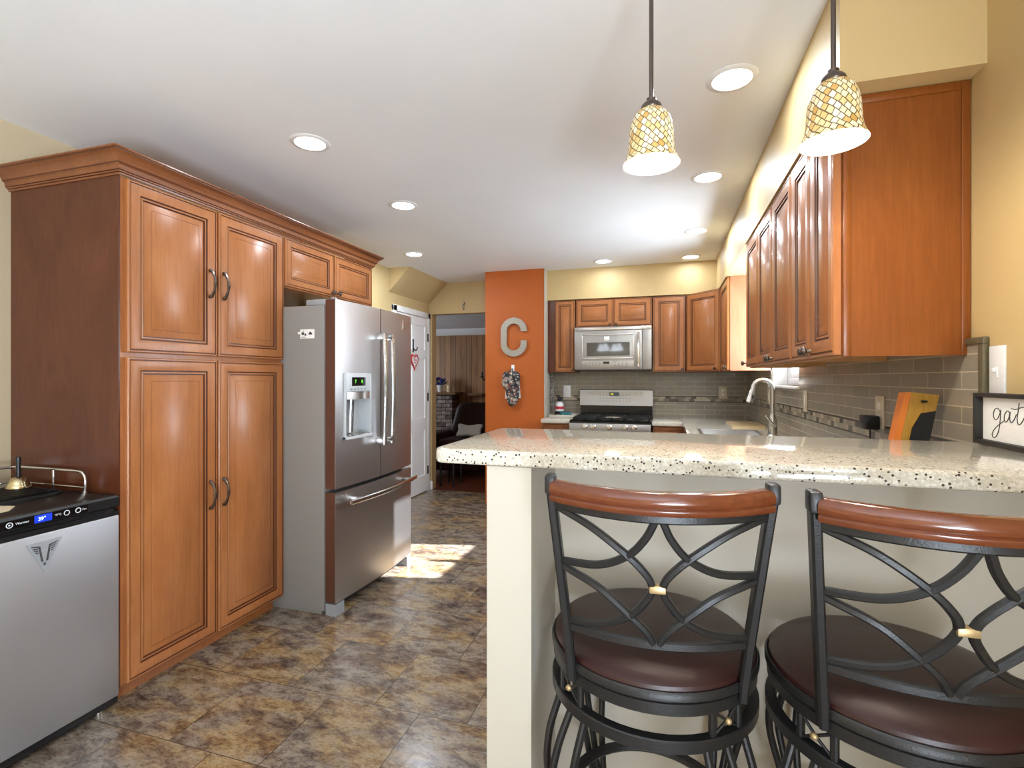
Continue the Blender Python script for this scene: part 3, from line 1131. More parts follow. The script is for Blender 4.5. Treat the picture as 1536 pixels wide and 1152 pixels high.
# base cabinets ----------------------------------------------------
def base_cabinet(label, x0, x1, y0, y1, face, splits):
    """face '-Y' (range wall) or '-X' (right run); every split has a drawer over a door"""
    t = thing('base_cabinet', label, 'cabinet', ((x0 + x1) / 2, (y0 + y1) / 2, 0), group='base cabinets under the lower worktops')
    m_ = MB()
    if face == '-Y':
        m_.box(x0, x1, y0 + 0.02, y1, 0.10, 0.876)
        m_.box(x0, x1, y0 + 0.08, y1, 0.0, 0.10)
    else:
        m_.box(x0 + 0.02, x1, y0, y1, 0.10, 0.876)
        m_.box(x0 + 0.08, x1, y0, y1, 0.0, 0.10)
    m_.build('carcass', 'door', t)
    for (a0, a1) in splits:
        if face == '-Y':
            o1, o2, xd, nd = (a0, y0, 0.115), (a0, y0, 0.715), (1, 0, 0), (0, -1, 0)
            k1, k2 = ((a1 - 0.04), y0, 0.65), ((a0 + a1) / 2, y0, 0.785)
        else:
            o1, o2, xd, nd = (x0, a1, 0.115), (x0, a1, 0.715), (0, -1, 0), (-1, 0, 0)
            k1, k2 = (x0, a1 - 0.04, 0.65), (x0, (a0 + a1) / 2, 0.785)
        d1 = door_part(t, o1, xd, nd, a1 - a0, 0.585, fr=0.05)
        knob_part(d1, k1, nd)
        d2 = door_part(t, o2, xd, nd, a1 - a0, 0.145, 'drawer', fr=0.04)
        knob_part(d2, k2, nd)
    return t


base_cabinet('wooden base cabinet left of the range, against the orange wall', -1.168, -0.880, 4.80, 5.42, '-Y', [(-1.160, -0.886)])
base_cabinet('wooden base cabinet right of the range, under the corner worktop', -0.112, 0.170, 4.80, 5.42, '-Y', [(-0.106, 0.150)])
base_cabinet('long wooden base cabinet run below the sink along the right wall', 0.172, XR - 0.002, 1.48, 5.42, '-X',
             [(1.50, 2.05), (2.06, 2.60), (2.61, 3.20), (3.21, 3.80), (3.81, 4.40)])

# worktops ---------------------------------------------------------
wt = MB()
wt.box(-1.162, -0.870, 4.775, YB - 0.012, 0.878, 0.918, 0.006)
tag(wt.build('worktop', 'quartz'), 'short beige quartz worktop left of the range', 'worktop')
SX0, SX1, SY0, SY1 = 0.245, 0.640, 3.40, 4.14
wt = MB()
wt.box(-0.118, 0.1485, 4.775, YB - 0.012, 0.878, 0.918, 0.004)
wt.prism([(0.1485, 4.775), (0.1485, YB - 0.012), (XR - 0.012, YB - 0.012), (XR - 0.012, SY1), (0.150, SY1), (0.150, 4.66), (0.1485, 4.66)], 0.878, 0.918)
wt.box(0.150, SX0, SY0, SY1, 0.878, 0.918)
wt.box(SX1, XR - 0.012, SY0, SY1, 0.878, 0.918)
wt.box(0.150, XR - 0.012, 1.47, SY0, 0.878, 0.918)
tag(wt.build('worktop', 'quartz'), 'L-shaped beige quartz worktop around the sink and corner', 'worktop')

# bar counter: rounded outer corner, thick speckled edge
pts = []
X0, X1, Y0, Y1 = -0.518, XR - 0.002, 1.062, 1.572
rc = 0.03
for k in range(7):
    a_ = math.pi + k * (math.pi / 2) / 6
    pts.append((X0 + rc + rc * math.cos(a_), Y0 + rc + rc * math.sin(a_)))
pts += [(X1, Y0), (X1, Y1)]
for k in range(5):
    a_ = math.pi / 2 + k * (math.pi / 2) / 4
    pts.append((X0 + 0.015 + 0.015 * math.cos(a_), Y1 - 0.015 + 0.015 * math.sin(a_)))
tmp = bmesh.new()
va = [tmp.verts.new((p[0], p[1], 1.115)) for p in pts]
f0 = tmp.faces.new(va)
ex = bmesh.ops.extrude_face_region(tmp, geom=[f0])
for g in ex['geom']:
    if isinstance(g, bmesh.types.BMVert):
        g.co.z = 1.149
edges = [e_ for e_ in tmp.edges if abs(e_.verts[0].co.z - e_.verts[1].co.z) < 1e-6]
bmesh.ops.bevel(tmp, geom=edges, offset=0.007, segments=3, profile=0.5, affect='EDGES')
bc = MB()
bc.merge(tmp, 0)
tmp.free()
tag(bc.build('bar_counter', 'quartz'), 'raised beige quartz bar counter with speckled edge on the peninsula', 'counter')

# ------------------------------------------------------------------ refrigerator
FR = thing('refrigerator', 'stainless french-door refrigerator with water dispenser beside the pantry', 'refrigerator', (-2.2, 2.79, 0))
FY0, FY1 = 2.366, 3.225
FS = 2.784          # split between the two doors


def fx(y):
    m_ = (FY0 + FY1) / 2
    h_ = (FY1 - FY0) / 2
    return -1.737 + 0.026 * (1 - ((y - m_) / h_) ** 2)


def front_block(mb, y0, y1, z0, z1, back=-1.80, mi=0, n=10):
    p = [(fx(y0 + (y1 - y0) * i / n), y0 + (y1 - y0) * i / n) for i in range(n + 1)]
    r0 = 0.006
    p = p + [(back, y1), (back, y0)]
    mb.prism(p, z0, z1, 'Z', mi)


MB().box(-2.60, -1.806, 2.3595, 3.232, 0.02, 1.718, 0.006).box(-2.58, -1.83, 2.37, 3.21, 0.0, 0.02).build('case', 'fridgeside', FR)
# left door, with an opening for the dispenser
DY0, DY1, DZ0, DZ1 = 2.430, 2.680, 0.965, 1.343
ld = MB()
ZD0, ZD1 = 0.700, 1.749
front_block(ld, FY0, FS - 0.004, ZD0, DZ0)
front_block(ld, FY0, FS - 0.004, DZ1, ZD1)
front_block(ld, FY0, DY0, DZ0, DZ1)
front_block(ld, DY1, FS - 0.004, DZ0, DZ1)
ldo = ld.build('left_door', 'steel', FR)
MB().box(-1.7995, -1.7405, FY0 - 0.0015, FY0, ZD0, ZD1).build('door_edge_reflection', 'edge', ldo)  # thin strip carrying the painted reflection
rd = MB()
front_block(rd, FS + 0.004, FY1, ZD0, ZD1)
rdo = rd.build('right_door', 'steel', FR)
dr = MB()
front_block(dr, FY0, FY1, 0.072, 0.680)
dro = dr.build('freezer_drawer', 'steel', FR)
MB().box(-1.7995, -1.7405, FY0 - 0.0015, FY0, 0.072, 0.680).build('drawer_edge_reflection', 'edge', dro)  # same painted reflection down the drawer
for y0, y1 in ((FY0, FY0 + 0.075), (FY1 - 0.075, FY1)):
    p = [(-1.80, y0), (fx(y0) + 0.004, y0), (fx(y1) - 0.004, y1), (-1.80, y1)]
    MB().prism(p, 0.0, 0.064).build('foot_cover', 'greyplastic', FR)
MB().box(-1.80, -1.775, FY0 + 0.08, FY1 - 0.08, 0.02, 0.066).build('kick_grille', 'black', FR)
hc = MB().box(-1.93, -1.745, 2.365, 2.435, 1.7185, 1.752, 0.006)
hc.cyl((-1.77, 2.40, 1.752), (-1.77, 2.40, 1.762), 0.018, 16)
hc.cyl((-1.82, 2.40, 1.752), (-1.82, 2.40, 1.758), 0.012, 16)
hc.build('hinge_cover', 'greyplastic', FR)
MB().box(-1.93, -1.745, 3.15, 3.22, 1.7185, 1.752, 0.006).build('hinge_cover', 'greyplastic', FR)
# dispenser
xf = -1.722
ds = MB()
ds.box(-1.80, -1.796, DY0, DY1, DZ0, 1.235)                 # back of the recess
ds.box(-1.797, xf + 0.006, DY0, DY0 + 0.008, DZ0, DZ1, 0.001)
ds.box(-1.797, xf + 0.012, DY1 - 0.008, DY1, DZ0, DZ1, 0.001)
ds.box(-1.797, xf + 0.016, DY0, DY1, DZ0, DZ0 + 0.016, 0.002)
ds.box(-1.797, xf + 0.008, DY0 + 0.008, DY1 - 0.008, 1.235, DZ1, 0.003)
dso = ds.build('dispenser', 'lightplastic', ldo)
hb = MB()
p = [(xf - 0.06, DY0 + 0.01)] + [(xf + 0.008 + 0.016 * math.sin(math.pi * i / 8), DY0 + 0.01 + (DY1 - DY0 - 0.02) * i / 8) for i in range(9)] + [(xf - 0.06, DY1 - 0.01)]
hb.prism(p, 1.192, 1.234)
hb.build('dispenser_hood', 'nickel', ldo)
MB().box(xf + 0.008, xf + 0.0095, 2.487, 2.622, 1.268, 1.318).build('display', 'screen', ldo)
for ch_, yc in (('7', 2.513), ('R', 2.578)):
    MB().text(ch_, 0.028, (xf + 0.010, yc, 1.284), (0, 1, 0), (0, 0, 1)).build('display_digit', 'green', ldo)
bt = MB()
for i in range(5):
    bt.box(xf + 0.008, xf + 0.0092, 2.475 + i * 0.033, 2.489 + i * 0.033, 1.247, 1.252)
bt.build('buttons', 'darkprint', ldo)
pd = MB()
pd.prism([(-1.795, 1.19), (-1.765, 1.19), (-1.772, 0.99), (-1.795, 0.985)], 2.545, 2.585, 'Y')
pd.cyl((-1.765, 2.49, 1.195), (-1.765, 2.49, 1.14), 0.013, 14)
pd.cyl((-1.765, 2.49, 1.14), (-1.770, 2.49, 1.10), 0.008, 14)
pd.build('paddle', 'chrome', ldo)
MB().box(-1.795, xf + 0.010, DY0 + 0.012, DY1 - 0.012, DZ0 + 0.016, DZ0 + 0.020).build('drip_tray', 'nickel', ldo)


# handles
def fridge_handle(parent, y):
    mb = MB()
    pts_ = []
    for i in range(13):
        t = i / 12
        pts_.append((-1.652 + 0.010 * math.sin(math.pi * t), y, 0.905 + 0.685 * t))
    mb.bar(pts_, 0.024, 0.018, up=(1, 0, 0))
    for z in (0.925, 1.57):
        mb.box(fx(y) - 0.002, -1.648, y - 0.010, y + 0.010, z - 0.018, z + 0.018, 0.003)
    return mb.build('handle', 'hsteel', parent)


fridge_handle(ldo, 2.738)
fridge_handle(rdo, 2.828)
mb = MB()
pts_ = []
for i in range(17):
    t = i / 16
    y = 2.415 + 0.755 * t
    pts_.append((-1.668 + 0.034 * math.sin(math.pi * t), y, 0.622 + 0.004 * t))
mb.bar(pts_, 0.020, 0.026, up=(0, 0, 1))
for y in (2.50, 3.09):
    mb.box(fx(y) - 0.002, -1.648, y - 0.016, y + 0.016, 0.612, 0.634, 0.003)
mb.build('handle', 'hsteel', dro)
bd = MB()
yb, zb = 3.10, 1.68
bd.box(fx(yb), fx(yb) + 0.004, yb - 0.016, yb - 0.006, zb - 0.03, zb + 0.03)
bd.box(fx(yb) - 0.002, fx(yb) + 0.002, yb - 0.006, yb + 0.04, zb + 0.006, zb + 0.014)
bd.box(fx(yb) - 0.002, fx(yb) + 0.002, yb - 0.006, yb + 0.04, zb - 0.026, zb - 0.020)
bd.build('badge', 'chrome', rdo)
sk = MB().box(-1.962, -1.868, 2.3578, 2.3592, 1.535, 1.586)
sk.box(-1.978, -1.962, 2.3578, 2.3592, 1.560, 1.572)
sko = sk.build('sticker', 'paper', FR)
sp_ = MB()
for x0, x1, z0, z1 in ((-1.952, -1.935, 1.556, 1.570), (-1.932, -1.921, 1.550, 1.562), (-1.905, -1.882, 1.556, 1.566), (-1.900, -1.890, 1.564, 1.572), (-1.952, -1.925, 1.540, 1.543), (-1.944, -1.938, 1.574, 1.580)):
    sp_.box(x0, x1, 2.3570, 2.3579, z0, z1)
sp_.build('print', 'darkprint', sko)

# ------------------------------------------------------------------ drink cooler
KX = -2.08
kg = thing('drink_cooler', 'stainless drink cooler with black top and control strip beside the pantry', 'cooler', (-2.4, 1.18, 0))
KY0, KY1 = 0.872, 1.462
MB().box(-2.66, KX - 0.055, KY0, KY1, 0.045, 0.775, 0.004).build('case', 'black', kg)
MB().box(KX - 0.052, KX, KY0, KY1, 0.050, 0.770, 0.006).build('door', 'keg', kg)
kt = MB().box(-2.68, KX - 0.035, KY0, KY1, 0.775, 0.848, 0.006)
# front band with its finger recess
kt.prism([(KX - 0.035, 0.8475), (KX - 0.004, 0.8475), (KX + 0.004, 0.840), (KX + 0.004, 0.806), (KX - 0.006, 0.802), (KX - 0.022, 0.797), (KX - 0.022, 0.787),
          (KX + 0.002, 0.787), (KX + 0.002, 0.773), (KX - 0.035, 0.773)], KY0, KY1 - 0.004, 'Y')
kt.build('top', 'black', kg)
MB().box(KX - 0.05, KX - 0.006, KY0, KY1, 0.022, 0.047, 0.004).build('kick_strip', 'black', kg)
for y in (KY0 + 0.05, KY1 - 0.05):
    MB().cyl((KX - 0.04, y, 0.0), (KX - 0.04, y, 0.024), 0.016, 14).build('foot', 'chrome', kg)
    MB().cyl((-2.60, y, 0.0), (-2.60, y, 0.046), 0.016, 14).build('foot', 'black', kg)
# control strip
xs = KX + 0.0045
cs_ = MB()
cs_.box(KX + 0.003, xs, 0.93, 1.345, 0.809, 0.838)
cso = cs_.build('control_strip', 'blackgloss', kg)
MB().box(xs, xs + 0.0008, 1.177, 1.229, 0.811, 0.837).build('display', 'bluelcd', cso)
MB().text('39°', 0.017, (xs + 0.001, 1.187, 0.818), (0, 1, 0), (0, 0, 1)).build('digits', 'lcd', cso)
rings_ = MB()
for y in (1.062, 1.108, 1.275, 1.312):
    pts_ = [(xs + 0.0006, y + 0.0085 * math.cos(2 * math.pi * k / 20), 0.824 + 0.0085 * math.sin(2 * math.pi * k / 20)) for k in range(20)]
    rings_.tube(pts_, 0.0014, 6, True, up=(1, 0, 0))
for y in (1.062, 1.108):
    rings_.ball((xs, y, 0.824), 0.003, 8, 6, 0.3, 1, 1)
rings_.text('Cooler', 0.010, (xs + 0.0004, 1.020, 0.821), (0, 1, 0), (0, 0, 1))
rings_.text('Warmer', 0.011, (xs + 0.0004, 1.124, 0.821), (0, 1, 0), (0, 0, 1))
rings_.text('°F/°C', 0.010, (xs + 0.0004, 1.236, 0.821), (0, 1, 0), (0, 0, 1))
rings_.text('Fan', 0.010, (xs + 0.0004, 1.326, 0.821), (0, 1, 0), (0, 0, 1))
rings_.build('button_print', 'print', cso)
# winged triangle badge
bg_ = MB()
bx = KX + 0.0005
tri = [(1.155, 0.742), (1.262, 0.742), (1.2085, 0.635)]
bg_.prism(tri, KX - 0.001, KX + 0.002, 'X')
bgo = bg_.build('badge', 'greyplastic', kg)
wg = MB()
for s_ in (-1, 1):
    def q(a_, b_):
        return (1.2085 + s_ * a_, b_)
    for poly_ in ([(0.004, 0.672), (0.010, 0.672), (0.018, 0.722), (0.040, 0.730), (0.040, 0.733), (0.013, 0.727)],
                  [(0.021, 0.716), (0.035, 0.721), (0.035, 0.724), (0.020, 0.720)],
                  [(0.020, 0.709), (0.031, 0.713), (0.031, 0.716), (0.0195, 0.713)],
                  [(0.019, 0.702), (0.027, 0.705), (0.027, 0.708), (0.0185, 0.706)]):
        wg.prism([q(*c_) for c_ in poly_], KX + 0.002, KX + 0.003, 'X')
wg.box(KX + 0.002, KX + 0.003, 1.2055, 1.2115, 0.658, 0.667)
wg.build('emblem', 'darkprint', bgo)
# drip tray with a grid
tr = MB()
tr.prism([(-2.60, 0.90), (-2.34, 0.90), (-2.30, 0.935), (-2.30, 1.375), (-2.335, 1.418), (-2.60, 1.418)], 0.848, 0.856)
tr.build('drip_tray', 'blackmatte', kg)
gr = MB()
for i in range(16):
    x = -2.59 + i * 0.0165
    gr.box(x, x + 0.003, 0.915, 1.405, 0.856, 0.864)
for i in range(25):
    y = 0.915 + i * 0.0203
    gr.box(-2.59, -2.3395, y, y + 0.003, 0.857, 0.865)
gr.build('grid', 'black', kg)
# chrome guard rail round three sides
rl = MB()


def rr(a, b):
    return [a, b]


yr = 1.438
path = [(-2.235, yr, 0.848), (-2.235, yr, 0.905), (-2.245, yr, 0.925), (-2.265, yr, 0.934), (-2.35, yr, 0.936), (-2.56, yr, 0.936),
        (-2.62, yr - 0.01, 0.936), (-2.645, yr - 0.05, 0.936), (-2.645, 1.10, 0.936), (-2.645, 0.90, 0.936)]
rl.tube(catmull(path, 5), 0.0055, 10, up=(0.3, 0.5, 0.8))
for p in ((-2.42, yr), (-2.645, 1.17)):
    rl.cyl((p[0], p[1], 0.848), (p[0], p[1], 0.935), 0.0045, 10)
rl.tube([(-2.235, yr, 0.872), (-2.42, yr, 0.872), (-2.61, yr, 0.872)], 0.0032, 8, up=(0, 0, 1))
rl.tube([(-2.645, yr - 0.03, 0.872), (-2.645, 1.1, 0.872), (-2.645, 0.9, 0.872)], 0.0032, 8, up=(0, 0, 1))
rl.cyl((-2.235, yr, 0.848), (-2.235, yr, 0.856), 0.011, 14)
rl.build('guard_rail', 'chrome', kg)

# hand bell standing on the grid
hbx, hby, hz = -2.520, 1.375, 0.8655
bell = thing('hand_bell', 'small polished hand bell with black handle on the cooler top', 'bell', (hbx, hby, hz))
MB().lathe([(0.041, 0.0), (0.0415, 0.003), (0.037, 0.012), (0.032, 0.024), (0.029, 0.034), (0.020, 0.042), (0.008, 0.046), (0, 0.046), (0, 0.042), (0.018, 0.039), (0.030, 0.022), (0.039, 0.001)],
           (hbx, hby, hz), 28, closed=True).build('bell_cup', 'brass', bell)
MB().lathe([(0, 0.045), (0.010, 0.045), (0.009, 0.052), (0.0075, 0.075), (0.0075, 0.10), (0.0095, 0.118), (0.0085, 0.124), (0, 0.126)], (hbx, hby, hz + 0.0015), 18).build('handle', 'black', bell)
cd = MB().prism([(-2.325, 1.10), (-2.195, 1.075), (-2.185, 1.165), (-2.245, 1.215), (-2.31, 1.20)], 0.8485, 0.8505)
tag(cd.build('paper_card', 'card'), 'cream paper card lying on the black cooler top', 'card')

# ------------------------------------------------------------------ bar stools
GROUP_ST = 'bar stools at the peninsula'


def make_stool(loc, rz, label, base_rot):
    t = thing('bar_stool', label, 'stool', (0, 0, 0), 0.0, GROUP_ST)
    # cushion
    prof = [(0, 0.752), (0.150, 0.752), (0.184, 0.754), (0.196, 0.760), (0.202, 0.769), (0.200, 0.779), (0.188, 0.789), (0.160, 0.798), (0.110, 0.804), (0.05, 0.807), (0, 0.808)]
    MB().lathe(prof, (0, 0, 0), 56).build('seat_cushion', 'leather', t, local=True)
    # seat ring that carries the back
    sr = MB().lathe([(0.190, 0.7535), (0.203, 0.7535), (0.208, 0.757), (0.208, 0.768), (0.205, 0.772), (0.2035, 0.772), (0.199, 0.760)], (0, 0, 0), 56, closed=True)
    sr.build('seat_ring', 'iron', t, local=True)
    # apron: two rings
    ap = MB()
    ap.lathe([(0.186, 0.729), (0.202, 0.729), (0.204, 0.731), (0.204, 0.751), (0.201, 0.753), (0.186, 0.753)], (0, 0, 0), 56, closed=True)
    ap.lathe([(0.188, 0.666), (0.205, 0.666), (0.207, 0.668), (0.207, 0.687), (0.205, 0.689), (0.188, 0.689)], (0, 0, 0), 56, closed=True)
    corners = [base_rot + k * math.pi / 2 for k in range(4)]
    for a0 in corners:
        for da in (-0.155, 0.155):
            a_ = a0 + da
            c_ = Vector((math.cos(a_), math.sin(a_), 0))
            ap.bar([c_ * 0.197 + V(0, 0, 0.684), c_ * 0.197 + V(0, 0, 0.734)], 0.012, 0.012, up=c_)
    ap.build('apron', 'iron', t, local=True)
    for a0 in corners:
        xo = MB()
        for s_ in (-1, 1):
            pa = Vector((math.cos(a0 - 0.13), math.sin(a0 - 0.13), 0)) * 0.198
            pb = Vector((math.cos(a0 + 0.13), math.sin(a0 + 0.13), 0)) * 0.198
            c_ = Vector((math.cos(a0), math.sin(a0), 0))
            xo.bar([pa + V(0, 0, 0.709 - s_ * 0.018), c_ * 0.199 + V(0, 0, 0.709), pb + V(0, 0, 0.709 + s_ * 0.018)], 0.005, 0.005, up=c_)
        x_ = xo.build('cross_brace', 'iron', t, local=True)
        c_ = Vector((math.cos(a0), math.sin(a0), 0))
        MB().ball(c_ * 0.202 + V(0, 0, 0.709), 0.0065, 10, 8).build('brass_stud', 'gold', x_, local=True)
    # swivel plate under the seat
    MB().cyl((0, 0, 0.720), (0, 0, 0.752), 0.09, 24).box(-0.19, 0.19, -0.015, 0.015, 0.733, 0.743).box(-0.015, 0.015, -0.19, 0.19, 0.733, 0.743).build('swivel', 'iron', t, local=True)
    # legs: three fanned bars each
    for a0 in corners:
        lg = MB()
        c_ = Vector((math.cos(a0), math.sin(a0), 0))
        sdv = Vector((-math.sin(a0), math.cos(a0), 0))
        for s_ in (-1, 0, 1):
            off = s_ * 0.045
            bow = 0.022 if s_ == 0 else 0.008
            pts_ = [c_ * 0.196 + sdv * off + V(0, 0, 0.668), c_ * (0.214 + bow * 0.6) + sdv * off * 1.05 + V(0, 0, 0.60), c_ * (0.218 + bow) + sdv * off * 0.9 + V(0, 0, 0.53),
                    c_ * (0.206 + bow * 0.5) + sdv * off * 0.55 + V(0, 0, 0.44), c_ * (0.188 + 0.1 * bow) + sdv * off * 0.34 + V(0, 0, 0.34)]
            if s_ == 0:
                pts_ += [c_ * 0.180 + V(0, 0, 0.22), c_ * 0.192 + V(0, 0, 0.11), c_ * 0.200 + V(0, 0, 0.03), c_ * 0.206 + V(0, 0, 0.007)]
            lg.bar(catmull(pts_, 6), 0.013, 0.013, up=sdv)
        lg.cyl(c_ * 0.206, c_ * 0.206 + V(0, 0, 0.010), 0.015, 14)
        lg.build('leg', 'iron', t, local=True)
    fr = MB().lathe([(0.164, 0.40), (0.184, 0.40), (0.188, 0.406), (0.184, 0.412), (0.164, 0.412), (0.160, 0.406)], (0, 0, 0), 48, closed=True)
    fr.build('foot_ring', 'iron', t, local=True)

    # backrest
    def post(z):
        tt = (z - 0.725) / (1.135 - 0.725)
        tt = max(0, min(1.05, tt))
        return 0.150 + 0.034 * tt ** 1.5 + 0.004 * math.sin(math.pi * tt), -0.138 - 0.075 * tt ** 1.15

    def surf(X, z):
        px, py = post(z)
        tt = max(0, min(1, (z - 0.845) / 0.25))
        sag = 0.040 + 0.030 * tt
        return Vector((px * X, py - sag * (1 - X * X), z))
    for s_ in (-1, 1):
        pts_ = []
        for i in range(13):
            z = 0.740 + (1.128 - 0.740) * i / 12
            px, py = post(z)
            pts_.append((s_ * px, py, z))
        MB().bar(pts_, 0.016, 0.026, up=(0, 1, 0)).build('back_post', 'iron', t, local=True)
    ZT, ZB = 1.087, 0.848
    for z in (ZT, ZB):
        MB().bar([surf(-0.97 + 1.94 * i / 16, z) for i in range(17)], 0.012, 0.016, up=(0, 0, 1)).build('back_rail', 'iron', t, local=True)
    sc_ = MB()

    def crv(pp):
        q_ = catmull([(p[0], p[1], 0) for p in pp], 7)
        pts3 = [surf(max(-0.97, min(0.97, w_.x)), ZB + (ZT - ZB) * w_.y) for w_ in q_]
        sc_.bar(pts3, 0.012, 0.012, up=(0, 1, 0))
    for s_ in (-1, 1):
        crv([(s_ * 0.96, 0.985), (s_ * 0.62, 0.88), (s_ * 0.28, 0.70), (s_ * 0.10, 0.56), (s_ * 0.045, 0.47)])
        crv([(s_ * 0.045, 0.46), (s_ * 0.10, 0.37), (s_ * 0.27, 0.22), (s_ * 0.56, 0.11), (s_ * 0.96, 0.055)])
        crv([(s_ * 0.03, 0.985), (s_ * 0.12, 0.84), (s_ * 0.28, 0.70), (s_ * 0.56, 0.59), (s_ * 0.96, 0.545)])
        crv([(s_ * 0.96, 0.505), (s_ * 0.58, 0.40), (s_ * 0.27, 0.22), (s_ * 0.10, 0.10), (s_ * 0.03, 0.01)])
    so_ = sc_.build('back_scrolls', 'iron', t, local=True)
    kp_ = surf(0, ZB + (ZT - ZB) * 0.465)
    MB().box(kp_.x - 0.0135, kp_.x + 0.0135, kp_.y - 0.0080, kp_.y + 0.0080, kp_.z - 0.0065, kp_.z + 0.0065, 0.002).build('brass_band', 'gold', so_, local=True)
    # wooden top rail with a grooved face, iron caps at its ends
    wr = MB()
    pr = [(-0.013, -0.018), (0.013, -0.018), (0.0165, -0.013), (0.0165, -0.009), (0.0135, -0.006), (0.017, -0.002), (0.0175, 0.006), (0.014, 0.014), (0.008, 0.018), (-0.008, 0.018), (-0.014, 0.014), (-0.0175, 0.006), (-0.017, -0.002), (-0.0135, -0.006), (-0.0165, -0.009), (-0.0165, -0.013)]
    wr.sweep([surf(-0.95 + 1.9 * i / 24, 1.113) for i in range(25)], pr, (0, 0, 1), smooth=False)
    wr.build('top_rail', 'rail', t, local=True)
    for s_ in (-1, 1):
        px, py = post(1.12)
        MB().box(s_ * px - 0.0095, s_ * px + 0.0095, py - 0.016, py + 0.016, 1.106, 1.140, 0.005).build('rail_cap', 'iron', t, local=True)
    t.location = loc
    t.rotation_euler = (0, 0, rz)
    return t


s1 = make_stool((-0.030, 1.105, 0), 0.075, 'iron bar stool with brown leather seat at the middle of the bar', R(-52))
s2 = copy_tree(s1)
s2.location = (0.396, 1.085, 0)
s2.rotation_euler = (0, 0, 0.02)
s2['label'] = 'iron bar stool with brown leather seat at the wall end of the bar'


# ------------------------------------------------------------------ pendant lamps
def make_pendant(x, y, label):
    zb = 1.850
    t = thing('pendant_lamp', label, 'lamp', (x, y, zb), group='pendant lamps over the bar')
    outer = [(0.0695, 0.0), (0.066, 0.008), (0.060, 0.022), (0.0565, 0.040), (0.0550, 0.062), (0.0535, 0.085), (0.0500, 0.104), (0.0430, 0.121), (0.0330, 0.133), (0.021, 0.140)]
    inner = [(r_ - 0.003, z_ + (0.0 if z_ < 0.1 else -0.003)) for r_, z_ in outer]
    sh = MB().lathe(outer, (x, y, zb), 40, uvs=True)
    o = sh.build('lamp_shade', 'mosaic', t)
    mi_ = MB().lathe(inner, (x, y, zb), 40)
    mi_.lathe([(0.0695, 0.0), (0.0665, 0.0)], (x, y, zb), 40)
    mi_.build('shade_lining', 'lampin', o)
    MB().lathe([(0, 0.075), (0.014, 0.072), (0.024, 0.058), (0.026, 0.045), (0.020, 0.030), (0.010, 0.022), (0, 0.020)], (x, y, zb), 20).build('bulb', 'bulb', t)
    MB().lathe([(0, 0.134), (0.026, 0.134), (0.028, 0.139), (0.025, 0.148), (0.017, 0.156), (0.012, 0.159), (0.012, 0.166), (0, 0.167)], (x, y, zb), 24).build('cap', 'bronze', t)
    MB().cyl((x, y, zb + 0.165), (x, y, CE - 0.02), 0.0055, 12).build('rod', 'bronze', t)
    MB().lathe([(0, -0.028), (0.012, -0.028), (0.030, -0.020), (0.058, -0.008), (0.062, -0.0), (0, 0)], (x, y, CE), 28).build('canopy', 'bronze', t)
    add_light('pendant_light', 'POINT', (x, y, zb + 0.004), 3.4, (1.0, 0.95, 0.84), shadow_soft_size=0.028)
    return t


make_pendant(-0.034, 1.317, 'mosaic glass pendant lamp hanging over the middle of the bar, clear of the cabinets')
make_pendant(0.368, 1.317, 'mosaic glass pendant lamp hanging in front of the right-hand cabinet end panel')


# ------------------------------------------------------------------ recessed ceiling lights
def can_light(x, y, label, energy=5.0, first=[None]):
    if first[0] is None:
        t = thing('recessed_light', label, 'light', (x, y, CE), group='recessed ceiling lights')
        MB().lathe([(0.068, -0.001), (0.070, -0.006), (0.088, -0.004), (0.092, -0.001), (0.092, 0.0), (0.068, 0.0)], (x, y, CE), 40, closed=True).build('trim_ring', 'white', t)
        MB().lathe([(0.0685, -0.0025), (0, -0.0025)], (x, y, CE), 40).build('lens', 'can', t)
        first[0] = t
    else:
        t = copy_tree(first[0])
        t.location = (x, y, CE)
        t['label'] = label
    add_light('recessed_light_beam', 'AREA', (x, y, CE - 0.008), energy, (0.80, 0.91, 1.0), (0, 0, -1), shape='DISK', size=0.13)
    return t


can_light(-1.613, 2.006, 'round recessed ceiling light in front of the pantry doors', 2.0)
can_light(-1.62, 2.905, 'round recessed ceiling light in front of the refrigerator', 3.2)
can_light(-2.16, 4.07, 'round recessed ceiling light near the white door and doorway', 9.0)
can_light(0.238, 2.037, 'largest round recessed ceiling light, between the two pendant lamps', 3.0)
can_light(0.226, 2.987, 'round recessed ceiling light along the soffit, second from the bar', 3.5)
can_light(0.227, 4.05, 'round recessed ceiling light along the soffit, third from the bar', 4.3)
can_light(0.223, 4.90, 'round recessed ceiling light in the corner where the soffits meet', 1.3)
can_light(-0.566, 4.846, 'round recessed ceiling light above the microwave and range', 1.6)

# chandelier behind the camera (mirrored in the microwave door)
ch = thing('chandelier', 'hanging chandelier with white cone shades over the dining area', 'chandelier', (-1.17, -1.2, 1.95))
MB().cyl((-1.17, -1.2, 2.15), (-1.17, -1.2, CE), 0.008, 10).ball((-1.17, -1.2, 2.12), 0.04, 16, 10).build('stem', 'bronze', ch)
for k in range(4):
    a_ = R(20 + 90 * k)
    cx, cy = -1.17 + 0.22 * math.cos(a_), -1.2 + 0.22 * math.sin(a_)
    MB().tube(catmull([(-1.17, -1.2, 2.12), ((-1.17 + cx) / 2, (-1.2 + cy) / 2, 2.08), (cx, cy, 2.14), (cx, cy, 2.08)], 5), 0.006, 8).build('arm', 'bronze', ch)
    MB().lathe([(0.025, 2.08), (0.095, 1.93), (0.092, 1.93), (0.022, 2.077)], (cx, cy, 0), 24, closed=True).build('lamp_shade', 'chshade', ch)

